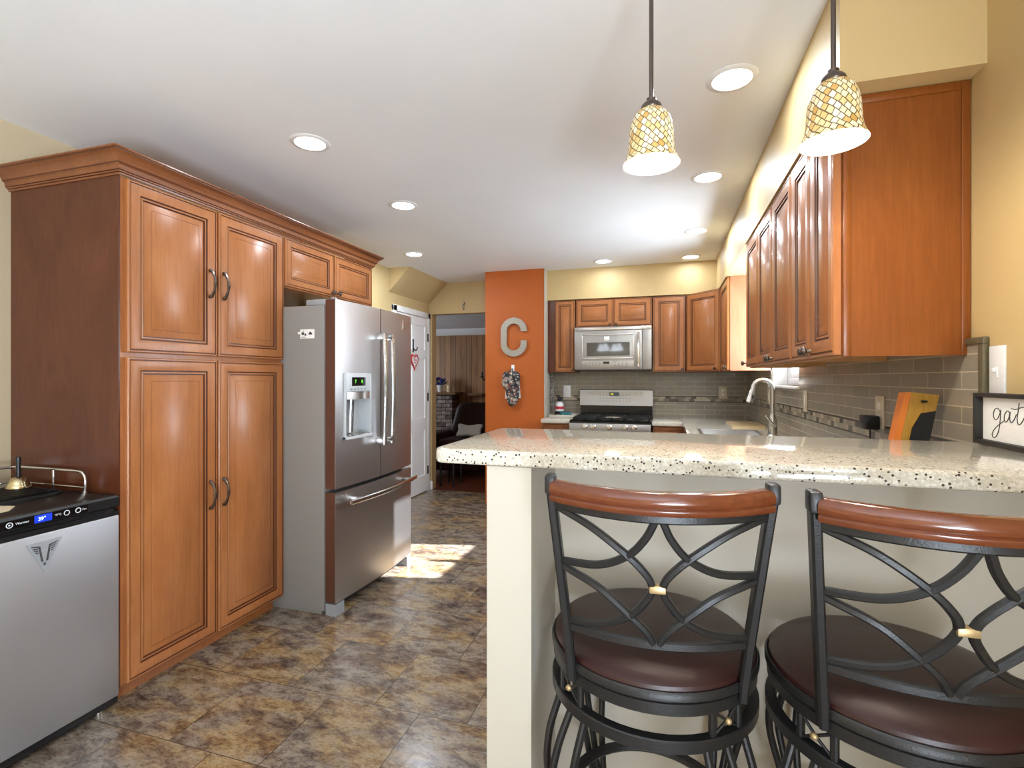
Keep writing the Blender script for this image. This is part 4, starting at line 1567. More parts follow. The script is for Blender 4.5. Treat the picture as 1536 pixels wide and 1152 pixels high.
# ------------------------------------------------------------------ microwave
mw = thing('microwave', 'stainless over-the-range microwave under the short two-door cabinet', 'microwave', (-0.50, 5.2, 1.40))
MX0, MX1, MY = -0.874, -0.126, 5.03
mz0, mz1 = 1.398, 1.824
MB().box(MX0, MX1, MY + 0.02, YB - 0.012, mz0, mz1, 0.004).build('case', 'steelh', mw)
MB().box(MX0, MX1, MY + 0.004, MY + 0.02, mz1 - 0.035, mz1, 0.004).build('vent_strip', 'nickel', mw)
md = MB()
dx0, dx1 = MX0, -0.215
md.box(dx0, dx1, MY, MY + 0.02, mz0 + 0.004, mz1 - 0.038, 0.004)
mdo = md.build('door', 'steelh', mw)
fm = MB()
fx0, fx1 = -0.800, -0.292
for a in ((fx0, fx1, 1.742, 1.752), (fx0, fx1, 1.507, 1.518), (fx0, fx0 + 0.008, 1.507, 1.752), (fx1 - 0.008, fx1, 1.507, 1.752)):
    fm.box(a[0], a[1], MY - 0.006, MY, a[2], a[3], 0.002)
fm.build('door_trim', 'nickel', mdo)
MB().box(-0.752, -0.332, MY - 0.003, MY + 0.001, 1.535, 1.668).build('window', 'darkglass', mdo)
MB().box(-0.752, -0.332, MY - 0.0035, MY - 0.0025, 1.660, 1.668).build('window_edge', 'darkprint', mdo)
pn = MB().box(fx0, fx1, MY - 0.005, MY + 0.001, 1.424, 1.487, 0.002)
pno = pn.build('control_panel', 'zinc', mdo)
bp = MB()
for i in range(5):
    for j in range(2):
        bp.box(-0.765 + i * 0.035, -0.757 + i * 0.035, MY - 0.006, MY - 0.005, 1.440 + j * 0.022, 1.447 + j * 0.022)
for i in range(4):
    for j in range(3):
        bp.box(-0.475 + i * 0.035, -0.467 + i * 0.035, MY - 0.006, MY - 0.005, 1.435 + j * 0.017, 1.440 + j * 0.017)
bp.build('button_print', 'darkprint', pno)
MB().box(-0.588, -0.528, MY - 0.0065, MY - 0.005, 1.456, 1.478).build('display', 'screen', pno)
MB().box(-0.580, -0.530, MY - 0.006, MY, 1.685, 1.728, 0.002).build('badge', 'paper', mdo)
hd = MB()
hd.bar([(-0.247, MY - 0.03 - 0.012 * math.sin(math.pi * i / 10), 1.43 + 0.33 * i / 10) for i in range(11)], 0.020, 0.014, up=(0, -1, 0))
for z in (1.445, 1.745):
    hd.box(-0.255, -0.239, MY - 0.032, MY + 0.001, z - 0.012, z + 0.012, 0.003)
hd.build('handle', 'chrome', mdo)
MB().box(-0.212, MX1, MY, MY + 0.02, mz0 + 0.004, mz1 - 0.038, 0.004).build('side_trim', 'steelh', mw)
MB().box(MX0 + 0.02, MX1 - 0.02, MY + 0.03, YB - 0.04, mz0 - 0.006, mz0).build('underside', 'black', mw)

# ------------------------------------------------------------------ range
rg = thing('gas_range', 'stainless freestanding gas range under the microwave', 'range', (-0.50, 5.05, 0))
RX0, RX1 = -0.866, -0.124
RYF = 4.70
MB().box(RX0, RX1, RYF + 0.05, 5.40, 0.03, 0.895, 0.003).box(RX0 + 0.03, RX1 - 0.03, RYF + 0.1, 5.38, 0, 0.03).build('case', 'black', rg)
ct = MB()
ct.prism([(RYF + 0.005, 0.896), (5.32, 0.896), (5.32, 0.918), (RYF + 0.03, 0.918), (RYF + 0.005, 0.906)], RX0, RX1, 'X')
ct.build('cooktop', 'blackgloss', rg)
MB().box(RX0, RX1, RYF - 0.02, RYF + 0.05, 0.815, 0.895, 0.006).build('control_fascia', 'steelh', rg)
MB().box(RX0 + 0.005, RX1 - 0.005, RYF - 0.015, RYF + 0.05, 0.24, 0.805, 0.006).build('oven_door', 'steelh', rg)
MB().cyl((RX0 + 0.05, RYF - 0.05, 0.76), (RX1 - 0.05, RYF - 0.05, 0.76), 0.011, 12).box(RX0 + 0.07, RX0 + 0.09, RYF - 0.05, RYF - 0.014, 0.75, 0.77).box(RX1 - 0.09, RX1 - 0.07, RYF - 0.05, RYF - 0.014, 0.75, 0.77).build('handle', 'chrome', rg)
MB().box(RX0 + 0.005, RX1 - 0.005, RYF - 0.015, RYF + 0.05, 0.06, 0.23, 0.006).build('drawer', 'steelh', rg)
q90 = Vector((0, -1, 0)).to_track_quat('Z', 'Y').to_matrix().to_4x4()
for x in (-0.718, -0.642, -0.494, -0.350, -0.272):
    k_ = MB().lathe([(0, 0), (0.026, 0), (0.026, 0.006), (0.020, 0.010), (0.019, 0.028), (0.015, 0.032), (0, 0.032)], (x, RYF - 0.02, 0.864), 20, mtx=q90)
    k_.box(x - 0.004, x + 0.004, RYF - 0.058, RYF - 0.045, 0.846, 0.882, 0.002)
    k_.build('knob', 'nickel', rg)
# back guard
bgd = MB()
bgd.prism([(5.325, 1.030), (5.40, 1.030), (5.40, 1.195), (5.352, 1.195), (5.345, 1.190)], RX0 - 0.002, RX1 + 0.002, 'X')
bgo_ = bgd.build('back_guard', 'steelh', rg)
MB().box(RX0 + 0.004, RX1 - 0.004, 5.345, 5.40, 0.918, 1.030).build('guard_base', 'blackgloss', rg)
cpn = MB()
tl = math.atan2(0.02, 0.16)
cpn.prism([(5.330, 1.052), (5.334, 1.052), (5.348, 1.174), (5.342, 1.174)], -0.792, -0.222, 'X')
cpn.build('control_panel', 'zinc', bgo_)
MB().prism([(5.3365, 1.130), (5.338, 1.130), (5.344, 1.168), (5.3405, 1.168)], -0.560, -0.462, 'X').build('display', 'screen', bgo_)
dgp = MB().box(-0.548, -0.518, 5.3365, 5.3385, 1.142, 1.156)
dgp.build('digits', 'amber', bgo_)
bp = MB()
for i in range(10):
    for j in range(3):
        if i in (3, 4, 5) and j == 2:
            continue
        bp.box(-0.66 + i * 0.034, -0.652 + i * 0.034, 5.3295 + j * 0.003, 5.334 + j * 0.003, 1.072 + j * 0.030, 1.078 + j * 0.030)
bp.build('button_print', 'darkprint', bgo_)
# grates and burners
for (gx0, gx1) in ((-0.850, -0.625), (-0.615, -0.375), (-0.365, -0.140)):
    g_ = MB()
    zg0, zg1 = 0.930, 0.942
    for y in (4.80, 5.28):
        g_.box(gx0, gx1, y - 0.006, y + 0.006, zg0, zg1, 0.002)
    for x in (gx0 + 0.006, gx1 - 0.006):
        g_.box(x - 0.006, x + 0.006, 4.80, 5.28, zg0, zg1, 0.002)
    for y in (4.92, 5.04, 5.16):
        g_.box(gx0, gx1, y - 0.005, y + 0.005, zg0, zg1, 0.002)
    xm = (gx0 + gx1) / 2
    g_.box(xm - 0.005, xm + 0.005, 4.80, 5.28, zg0, zg1, 0.002)
    for x in (gx0 + 0.008, gx1 - 0.008):
        for y in (4.81, 5.27):
            g_.box(x - 0.006, x + 0.006, y - 0.006, y + 0.006, 0.9185, zg0)
    g_.build('grate', 'blackmatte', rg)
for x in (-0.737, -0.252):
    for y in (4.92, 5.16):
        MB().cyl((x, y, 0.918), (x, y, 0.928), 0.042, 20).build('burner', 'blackmatte', rg)
MB().lathe([(0, 0.918), (0.055, 0.918), (0.055, 0.926), (0, 0.928)], (-0.495, 5.04, 0), 24).build('burner', 'blackmatte', rg)
MB().lathe([(0, 0.009), (0.055, 0.007), (0.075, 0.002), (0.076, 0.0), (0, 0)], (-0.475, 4.83, 0.9435), 24, mtx=Matrix.Diagonal((1, 0.7, 1, 1))).build('spoon_rest', 'nickel', rg)

# ------------------------------------------------------------------ sink, faucet, cutting board
sk_ = MB()
sk_.box(SX0 - 0.012, SX1 + 0.012, SY0 - 0.012, SY0 + 0.012, 0.9185, 0.924, 0.002)
sk_.box(SX0 - 0.012, SX1 + 0.012, SY1 - 0.012, SY1 + 0.012, 0.9185, 0.924, 0.002)
sk_.box(SX0 - 0.012, SX0 + 0.012, SY0 + 0.012, SY1 - 0.012, 0.9185, 0.924, 0.002)
sk_.box(SX1 - 0.012, SX1 + 0.012, SY0 + 0.012, SY1 - 0.012, 0.9185, 0.924, 0.002)
for a in ((SX0 + 0.002, SX0 + 0.006, SY0 + 0.002, SY1 - 0.002), (SX1 - 0.006, SX1 - 0.002, SY0 + 0.002, SY1 - 0.002),
          (SX0 + 0.006, SX1 - 0.006, SY0 + 0.002, SY0 + 0.006), (SX0 + 0.006, SX1 - 0.006, SY1 - 0.006, SY1 - 0.002)):
    sk_.box(a[0], a[1], a[2], a[3], 0.882, 0.920)
sk_.box(SX0 + 0.002, SX1 - 0.002, SY0 + 0.002, SY1 - 0.002, 0.878, 0.882)
tag(sk_.build('kitchen_sink', 'sink'), 'stainless steel sink set in the worktop under the window', 'sink')

FX, FYc = 0.700, 3.80
fa = thing('faucet', 'brushed gooseneck pull-down faucet standing behind the sink', 'faucet', (FX, FYc, 0.918))
MB().lathe([(0, 0), (0.036, 0), (0.036, 0.006), (0.030, 0.012), (0.029, 0.05), (0.028, 0.10), (0.021, 0.132), (0.0165, 0.15), (0, 0.15)], (FX, FYc, 0.918), 24).build('base', 'nickel', fa)
pts_ = [(FX, FYc, 1.05), (FX, FYc, 1.12), (FX, FYc, 1.20)]
r_ = 0.062
for k in range(1, 12):
    a_ = math.pi * k / 12
    pts_.append((FX - r_ + r_ * math.cos(a_), FYc - 0.01 * k / 12, 1.24 + 0.060 * math.sin(a_)))
pts_.append((FX - 2 * r_ - 0.004, FYc - 0.012, 1.222))
MB().tube(catmull(pts_, 3), 0.0155, 14, up=(0, 1, 0)).build('spout', 'nickel', fa)
spr = MB()
spr.cyl((FX - 2 * r_ - 0.003, FYc - 0.012, 1.235), (FX - 2 * r_ - 0.022, FYc - 0.014, 1.150), 0.0175, 18, r2=0.027)
spr.cyl((FX - 2 * r_ - 0.022, FYc - 0.014, 1.150), (FX - 2 * r_ - 0.0225, FYc - 0.014, 1.146), 0.023, 18)
spo = spr.build('spray_head', 'nickel', fa)
MB().box(FX - 2 * r_ - 0.012, FX - 2 * r_ - 0.002, FYc - 0.042, FYc - 0.030, 1.175, 1.20, 0.002).build('spray_button', 'black', spo)
MB().cyl((FX, FYc - 0.018, 0.995), (FX + 0.0, FYc - 0.050, 0.995), 0.014, 14).tube(catmull([(FX, FYc - 0.046, 0.998), (FX - 0.03, FYc - 0.062, 1.03), (FX - 0.055, FYc - 0.07, 1.065)], 4), 0.0065, 10).build('lever', 'nickel', fa)

bdp = []
for (cx, cy, a0) in ((0.735, 4.83, 0), (0.545, 4.83, 90), (0.545, 4.40, 180), (0.735, 4.40, 270)):
    for k in range(5):
        a_ = R(a0 + k * 22.5)
        bdp.append((cx + 0.03 * math.cos(a_), cy + 0.03 * math.sin(a_)))
tag(MB().prism(bdp, 0.9185, 0.932).build('cutting_board', 'board'), 'pale cutting board lying flat on the worktop in the corner', 'cutting board')


# ------------------------------------------------------------------ outlets, switches, plug
def outlet_right(y0, y1, z0, z1, label, kind='outlet', mat_='plate'):
    t = thing('wall_plate', label, 'outlet' if kind == 'outlet' else 'switch', (XR - 0.012, (y0 + y1) / 2, z0), group='switch and outlet plates')
    MB().box(XR - 0.0155, XR - 0.010, y0, y1, z0, z1, 0.002).build('plate', mat_, t)
    ym = (y0 + y1) / 2
    zm_ = (z0 + z1) / 2
    if kind == 'outlet':
        for dz in (-0.022, 0.022):
            MB().box(XR - 0.0175, XR - 0.015, ym - 0.016, ym + 0.016, zm_ + dz - 0.014, zm_ + dz + 0.014, 0.003).build('socket', 'plugslot', t)
    else:
        MB().box(XR - 0.0175, XR - 0.015, ym - 0.016, ym + 0.016, zm_ - 0.033, zm_ + 0.033, 0.002).build('rocker', 'plugslot', t)
    return t


outlet_right(4.33, 4.405, 1.110, 1.232, 'almond switch plate on the tiles behind the faucet', 'switch')
outlet_right(3.245, 3.325, 1.118, 1.240, 'almond rocker switch plate on the tiles just right of the faucet', 'switch')
outlet_right(2.190, 2.268, 1.122, 1.245, 'almond outlet plate on the tiles with a black adapter plugged in')
for x0, x1, lab, mt in ((-1.062, -0.985, 'white outlet plate on the tiles left of the range', 'ceramic'), (0.510, 0.588, 'almond outlet plate on the tiles in the far corner', 'plate')):
    t = thing('wall_plate', lab, 'outlet', ((x0 + x1) / 2, 5.415, 1.11), group='switch and outlet plates')
    MB().box(x0, x1, 5.4145, 5.420, 1.110, 1.236, 0.002).build('plate', mt, t)
    for dz in (-0.022, 0.022):
        MB().box((x0 + x1) / 2 - 0.016, (x0 + x1) / 2 + 0.016, 5.4125, 5.415, 1.173 + dz - 0.014, 1.173 + dz + 0.014, 0.003).build('socket', 'plugslot', t)
# bare-wall switch by the sign
t = thing('wall_plate', 'white light switch plate on the painted wall above the sign', 'switch', (XR - 0.004, 1.56, 1.27), group='switch and outlet plates')
MB().box(XR - 0.006, XR, 1.512, 1.572, 1.262, 1.392, 0.002).build('plate', 'ceramic', t)
MB().box(XR - 0.008, XR - 0.005, 1.536, 1.549, 1.314, 1.340).box(XR - 0.016, XR - 0.006, 1.539, 1.546, 1.326, 1.337, 0.002).build('toggle', 'ceramic', t)

ad = thing('power_adapter', 'black power adapter plugged into the wall outlet beside the leaning wood block', 'adapter', (0.75, 2.245, 1.118))
MB().box(0.722, 0.7705, 2.205, 2.275, 1.117, 1.170, 0.006).build('adapter_body', 'black', ad)
MB().tube(catmull([(0.748, 2.24, 1.118), (0.748, 2.24, 1.07), (0.735, 2.24, 1.0), (0.70, 2.23, 0.935), (0.66, 2.16, 0.9225), (0.60, 2.06, 0.9225)], 5), 0.003, 8).build('cord', 'black', ad)

# thick wooden block leaning by the tiles
kb = thing('wood_block', 'leaning yellow wood block with orange side and black front, below the end panel', 'wood block', (0.68, 1.80, 0.918))
q_ = [(0.632, 0.9185), (0.705, 0.9185), (0.768, 1.262), (0.700, 1.270)]
MB().prism(q_, 1.775, 1.815, 'Y').build('block', 'yellowwood', kb)
MB().prism([(0.614, 0.9185), (0.6315, 0.9185), (0.6995, 1.270), (0.682, 1.268)], 1.776, 1.815, 'Y').build('side_board', 'orangewood', kb)
MB().prism([(0.655, 0.9185), (0.704, 0.9185), (0.757, 1.215), (0.722, 1.208), (0.700, 1.165)], 1.768, 1.7755, 'Y').build('front_plate', 'blackmatte', kb)
MB().box(0.722, 0.736, 1.7675, 1.776, 1.240, 1.246).build('slot', 'black', kb)

# ------------------------------------------------------------------ framed sign on the bar
sg = thing('framed_sign', 'black framed white sign with handwritten word leaning on the right wall', 'sign', (0.755, 1.35, 1.149))
Y0s, Y1s, Z0s, Z1s = 1.085, 1.545, 1.150, 1.275
f_ = MB()
xa, xb = 0.737, 0.777
f_.box(xa, xb, Y0s, Y1s, Z0s, Z0s + 0.012, 0.002)
f_.box(xa, xb, Y0s, Y1s, Z1s - 0.010, Z1s, 0.002)
f_.box(xa, xb, Y0s, Y0s + 0.012, Z0s + 0.012, Z1s - 0.010, 0.002)
f_.box(xa, xb, Y1s - 0.014, Y1s, Z0s + 0.012, Z1s - 0.010, 0.002)
f_.build('frame', 'frameblack', sg)
bo = MB().box(0.752, 0.758, Y0s + 0.012, Y1s - 0.014, Z0s + 0.012, Z1s - 0.010).build('board', 'paper', sg)
# hand lettering: strokes given as (distance from the frame's far edge, height)
L_ = MB()


def stroke(pp, r=0.0010):
    pts2 = catmull([(0.7515, Y1s - 0.008 - 1.15 * a_, Z0s + b_) for a_, b_ in pp], 6)
    L_.tube(pts2, r, 6, up=(1, 0, 0))


stroke([(0.064, 0.082), (0.056, 0.090), (0.046, 0.086), (0.042, 0.073), (0.047, 0.063), (0.056, 0.066), (0.064, 0.080), (0.066, 0.086), (0.064, 0.062), (0.060, 0.040), (0.052, 0.024), (0.042, 0.019), (0.038, 0.028), (0.048, 0.042), (0.064, 0.054), (0.076, 0.062)])
stroke([(0.094, 0.082), (0.087, 0.086), (0.079, 0.078), (0.077, 0.065), (0.083, 0.060), (0.091, 0.070), (0.095, 0.084), (0.094, 0.068), (0.098, 0.060), (0.106, 0.066), (0.114, 0.080)])
stroke([(0.122, 0.106), (0.119, 0.088), (0.116, 0.070), (0.119, 0.058), (0.126, 0.060), (0.134, 0.070)])
stroke([(0.098, 0.092), (0.112, 0.091), (0.128, 0.096), (0.150, 0.100)])
stroke([(0.134, 0.070), (0.146, 0.092), (0.151, 0.110), (0.146, 0.112), (0.142, 0.090), (0.141, 0.058), (0.148, 0.076), (0.156, 0.083), (0.160, 0.076), (0.160, 0.062), (0.166, 0.058), (0.174, 0.066)])
stroke([(0.174, 0.066), (0.184, 0.074), (0.188, 0.083), (0.182, 0.087), (0.176, 0.078), (0.177, 0.063), (0.185, 0.057), (0.195, 0.064), (0.204, 0.078)])
stroke([(0.204, 0.078), (0.207, 0.088), (0.211, 0.082), (0.219, 0.081), (0.217, 0.068), (0.222, 0.058), (0.240, 0.064), (0.262, 0.080)])
L_.build('lettering', 'ink', bo)

# ------------------------------------------------------------------ orange wall decor
YO = 4.98


def arc_poly(cx, cz, ax, az, a0, a1, n):
    return [(cx + ax * math.cos(R(a0 + (a1 - a0) * i / n)), cz + az * math.sin(R(a0 + (a1 - a0) * i / n))) for i in range(n + 1)]


lc = MB()
cx, wd_ = -1.492, 0.138


def c_outline(inset):
    o_ = []
    rx, rz = wd_ - inset, 0.130 - inset
    # outer edge from the upper tip, over the top, down, round the foot to the lower tip
    pts_o = arc_poly(cx, 1.808, rx, rz, 0, 180, 14) + arc_poly(cx, 1.668, rx, rz, 180, 360, 14)
    return pts_o


outer = c_outline(0.0)
inner = c_outline(0.062)
outer = [(x, z) for x, z in outer]
top_cut, low_cut = 1.796, 1.702
outer = [(cx + wd_, top_cut)] + outer + [(cx + wd_, low_cut)]
inner = [(cx + wd_ - 0.062, top_cut)] + inner + [(cx + wd_ - 0.062, low_cut)]
va, vb, vc, vd = [], [], [], []
for (x, z) in outer:
    va.append(lc.v((x, YO - 0.030, z)))
    vb.append(lc.v((x, YO - 0.001, z)))
for (x, z) in inner:
    vc.append(lc.v((x, YO - 0.030, z)))
    vd.append(lc.v((x, YO - 0.001, z)))
n_ = len(va)
for i in range(n_ - 1):
    lc.f([va[i], va[i + 1], vc[i + 1], vc[i]])
    lc.f([vb[i], vb[i + 1], vd[i + 1], vd[i]])
    lc.f([va[i], va[i + 1], vb[i + 1], vb[i]])
    lc.f([vc[i], vc[i + 1], vd[i + 1], vd[i]])
for i in (0, n_ - 1):
    lc.f([va[i], vc[i], vd[i], vb[i]])
lc.tube([(cx - 0.012, YO - 0.006, 1.936), (cx, YO - 0.006, 1.952), (cx + 0.012, YO - 0.006, 1.936)], 0.002, 6)
tag(lc.build('wall_letter', 'zinc'), 'galvanized metal letter C hanging on the orange wall', 'letter')

hk = MB().box(-1.524, -1.490, YO - 0.006, YO, 1.385, 1.452, 0.004)
hk.tube(catmull([(-1.507, YO - 0.006, 1.41), (-1.507, YO - 0.022, 1.402), (-1.507, YO - 0.024, 1.418)], 4), 0.004, 8)
tag(hk.build('wall_hook', 'ceramic'), 'small white adhesive hook on the orange wall under the letter', 'hook')
mt_ = thing('oven_mitt', 'dark patterned oven mitt hanging from the white hook on the orange wall', 'oven mitt', (-1.507, YO - 0.03, 1.02))


def pillow_outline(mb, pts2, y, th, mi=0):
    """a soft flat shape: outline in (x, z), puffed along y"""
    n = len(pts2)
    c = Vector((sum(p[0] for p in pts2) / n, 0, sum(p[1] for p in pts2) / n))
    levels = [(1.0, 0.0), (0.94, 0.55), (0.75, 0.9), (0.4, 1.0)]
    for s_ in (-1, 1):
        prev = None
        for k, d_ in levels:
            ring = [mb.v((c.x + (p[0] - c.x) * k, y + s_ * th * 0.5 * d_, c.z + (p[1] - c.z) * k)) for p in pts2]
            if prev:
                for i in range(n):
                    mb.f([prev[i], prev[(i + 1) % n], ring[(i + 1) % n], ring[i]], mi, True)
            prev = ring
        mb.f(prev, mi, True)
    bmesh.ops.remove_doubles(mb.bm, verts=list(mb.bm.verts), dist=1e-5)


mo = MB()
out = catmull([(-1.595, 1.375, 0), (-1.51, 1.385, 0), (-1.432, 1.372, 0), (-1.420, 1.30, 0), (-1.425, 1.20, 0), (-1.442, 1.09, 0), (-1.470, 1.040, 0), (-1.510, 1.026, 0), (-1.548, 1.050, 0), (-1.565, 1.12, 0),
               (-1.580, 1.20, 0), (-1.612, 1.235, 0), (-1.616, 1.29, 0)], 3, True)
pillow_outline(mo, [(p.x, p.y) for p in out], YO - 0.034, 0.042)
mo.build('mitt_body', 'mitt', mt_)
MB().tube(catmull([(-1.507, YO - 0.024, 1.416), (-1.55, YO - 0.055, 1.36), (-1.605, YO - 0.05, 1.31)], 5), 0.004, 6).tube(catmull([(-1.507, YO - 0.024, 1.416), (-1.49, YO - 0.058, 1.34), (-1.45, YO - 0.062, 1.24), (-1.425, YO - 0.058, 1.19)], 5), 0.005, 6).build('hanging_loop', 'black', mt_)
th_ = MB()
th_.prism([(-1.588, 1.105), (-1.575, 1.36), (-1.44, 1.36), (-1.423, 1.11)], YO - 0.012, YO - 0.004, 'Y')
tag(th_.build('dish_towel', 'cloth'), 'white dish towel hanging behind the patterned oven mitt', 'towel')

# trailing silver leaf spray on the short side wall by the spice tray
lf = thing('leaf_ornament', 'dark metal leaf spray hanging on the side wall by the soap bottle', 'wall ornament', (-1.165, 5.19, 0.95))
stem = catmull([(-1.160, 5.17, 1.365), (-1.155, 5.20, 1.25), (-1.158, 5.17, 1.12), (-1.155, 5.19, 1.0), (-1.158, 5.18, 0.95)], 6)
MB().tube(stem, 0.003, 6).build('stem', 'black', lf)
lv = MB()
for i in range(11):
    z = 1.34 - i * 0.035
    s_ = 1 if i % 2 else -1
    y = 5.18 + 0.008 * math.sin(i)
    tip = (-1.135 + 0.01 * (i % 3), y + s_ * 0.045, z + 0.018)
    a_ = V(-1.157, y, z)
    b_ = Vector(tip)
    m_ = (a_ + b_) / 2
    up_ = V(0, 0, 0.013)
    vs = [lv.v(a_), lv.v(m_ + up_ + V(0.004, 0, 0)), lv.v(b_), lv.v(m_ - up_ + V(0.004, 0, 0)), lv.v(m_ + V(0.010, 0, 0)), lv.v(m_ - V(0.002, 0, 0))]
    for t3 in ((0, 1, 4), (1, 2, 4), (2, 3, 4), (3, 0, 4), (1, 0, 5), (2, 1, 5), (3, 2, 5), (0, 3, 5)):
        lv.f([vs[j] for j in t3])
lv.build('leaves', 'silver', lf)

# tray, plate, soap, sponge left of the range
ty = MB().box(-1.150, -0.885, 5.06, 5.36, 0.9185, 0.926, 0.003)
for a in ((-1.150, -0.885, 5.06, 5.068), (-1.150, -0.885, 5.352, 5.36), (-1.150, -1.142, 5.068, 5.352), (-0.893, -0.885, 5.068, 5.352)):
    ty.box(a[0], a[1], a[2], a[3], 0.926, 0.936, 0.001)
tag(ty.build('counter_tray', 'tray'), 'pale tray with raised rim on the worktop left of the range', 'tray')
sb = thing('soap_bottle', 'white soap bottle with red label and black pump left of the range', 'bottle', (-1.075, 5.26, 0.926))
MB().lathe([(0, 0), (0.044, 0), (0.048, 0.006), (0.048, 0.075), (0.044, 0.11), (0.040, 0.128), (0.022, 0.140), (0.016, 0.142), (0, 0.142)], (-1.075, 5.26, 0.9265), 24).build('bottle_body', 'ceramic', sb)
MB().lathe([(0.0484, 0.062), (0.0488, 0.064), (0.0488, 0.088), (0.0470, 0.092)], (-1.075, 5.26, 0.9265), 24).build('label_band', 'redlabel', sb)
MB().cyl((-1.075, 5.26, 1.068), (-1.075, 5.26, 1.105), 0.022, 18).box(-1.095, -1.035, 5.25, 5.27, 1.102, 1.118, 0.004).build('pump', 'black', sb)
MB().lathe([(0.0484, 0.004), (0.0488, 0.006), (0.0488, 0.036), (0.0484, 0.040)], (-1.075, 5.26, 0.9265), 24).build('base_band', 'blackmatte', sb)
tag(MB().lathe([(0, 0.0), (0.060, 0.0), (0.092, 0.010), (0.093, 0.013), (0.060, 0.005), (0, 0.004)], (-0.985, 5.16, 0.9265), 32).build('saucer', 'ceramic'),
    'white saucer under the green sponge on the tray', 'saucer')
tag(MB(Matrix.Translation((-0.99, 5.165, 0)) @ Matrix.Rotation(0.3, 4, 'Z')).box(-0.055, 0.055, -0.034, 0.034, 0.9315, 0.966, 0.008).build('sponge', 'teal'),
    'teal green sponge lying on the white saucer', 'sponge')

# ------------------------------------------------------------------ hall: heart on the door, ornament over the doorway
hk2 = MB().box(-2.655, -2.648, 4.965, 4.990, 1.60, 1.745, 0.003)
hk2.tube(catmull([(-2.650, 4.978, 1.645), (-2.628, 4.985, 1.62), (-2.612, 4.99, 1.635), (-2.612, 4.992, 1.66)], 4), 0.006, 8)
tag(hk2.build('coat_hook', 'black'), 'black coat hook on the white door beside the refrigerator', 'hook')
ht_ = thing('heart_ornament', 'red and white heart ornament hanging on the white door', 'heart ornament', (-2.645, 5.0, 1.33))


def heart(k):
    pts_h = []
    for i in range(36):
        t_ = 2 * math.pi * i / 36
        pts_h.append((5.0 + k * 0.0055 * 16 * math.sin(t_) ** 3, 1.505 + k * 0.0062 * (13 * math.cos(t_) - 5 * math.cos(2 * t_) - 2 * math.cos(3 * t_) - math.cos(4 * t_))))
    return pts_h


MB().prism(heart(1.0), -2.6545, -2.644, 'X').build('heart_board', 'red', ht_)
MB().prism(heart(0.72), -2.644, -2.641, 'X').build('heart_face', 'ceramic', ht_)
MB().box(-2.641, -2.639, 4.97, 5.03, 1.510, 1.520).box(-2.641, -2.639, 4.98, 5.025, 1.485, 1.493).box(-2.641, -2.639, 4.965, 5.0, 1.535, 1.543).build('lettering', 'red', ht_)

og = MB()
xo_, yo_ = -2.232, YH - 0.012
og.tube([(xo_, yo_, 2.215), (xo_, yo_, 2.16), (xo_, yo_, 2.105)], 0.0022, 6)
og.ball((xo_, yo_, 2.17), 0.010, 10, 8)
og.ball((xo_ + 0.012, yo_, 2.185), 0.007, 10, 8)
og.ball((xo_ - 0.010, yo_, 2.150), 0.008, 10, 8)
og.ball((xo_, yo_, 2.12), 0.008, 10, 8, 1, 1, 1.8)
tag(og.build('beaded_hanging', 'pewter'), 'tiny beaded hanging on the wall above the doorway', 'wall ornament')

# ------------------------------------------------------------------ living room
fp = thing('fireplace', 'dark brick fireplace with wooden mantel in the room beyond the doorway', 'fireplace', (-5.0, 10.3, 0))
MB().box(-5.9, -4.47, 10.16, YP - 0.002, 0, 0.955).build('brick_surround', 'brick', fp)
MB().box(-6.0, -4.36, 10.08, YP - 0.002, 0.957, 1.012, 0.006).build('mantel_shelf', 'mantel', fp)
tag(MB().box(-4.2, -3.85, 10.40, YP - 0.002, 0.93, 0.98, 0.004).build('wall_shelf', 'mantel'), 'short dark shelf on the panelled wall beside the mantel', 'shelf')
vx, vy = -4.78, 10.22
vs_ = thing('flower_vase', 'white vase of blue flowers standing on the mantel', 'vase', (vx, vy, 1.012))
MB().lathe([(0, 0), (0.045, 0), (0.055, 0.03), (0.065, 0.12), (0.075, 0.155), (0.068, 0.155), (0.055, 0.10), (0, 0.02)], (vx, vy, 1.013), 20).build('vase_body', 'ceramic', vs_)
fl = MB()
for i in range(26):
    a_ = random.uniform(0, 2 * math.pi)
    rr_ = random.uniform(0.02, 0.15)
    fl.ball((vx + rr_ * math.cos(a_), vy + 0.5 * rr_ * math.sin(a_), 1.25 + random.uniform(-0.07, 0.08)), random.uniform(0.022, 0.038), 8, 6, 1, 1, 0.8)
flo = fl.build('flowers', 'foliage', vs_)
lf2 = MB()
for i in range(10):
    a_ = random.uniform(0, 2 * math.pi)
    lf2.tube(catmull([(vx, vy, 1.15), (vx + 0.06 * math.cos(a_), vy, 1.20), (vx + 0.17 * math.cos(a_), vy + 0.05 * math.sin(a_), 1.24 + 0.06 * math.sin(a_ * 2))], 4), 0.012, 5, scale=None)
lf2.build('stems', 'leaf', vs_)
tag(MB().lathe([(0, 0), (0.055, 0), (0.057, 0.004), (0.057, 0.15), (0.045, 0.155), (0, 0.15)], (-4.56, 10.22, 1.0125), 20).build('pillar_candle', 'candle'), 'cream pillar candle beside the vase on the mantel', 'candle')

rc_ = thing('recliner', 'dark brown leather recliner in the room beyond the doorway', 'armchair', (-2.6, 6.6, 0))


def soft(mb, x0, x1, y0, y1, z0, z1, bev=0.06):
    mb.box(x0, x1, y0, y1, z0, z1, bev, 0, 4)
    for fc_ in mb.bm.faces:
        fc_.smooth = True
    return mb


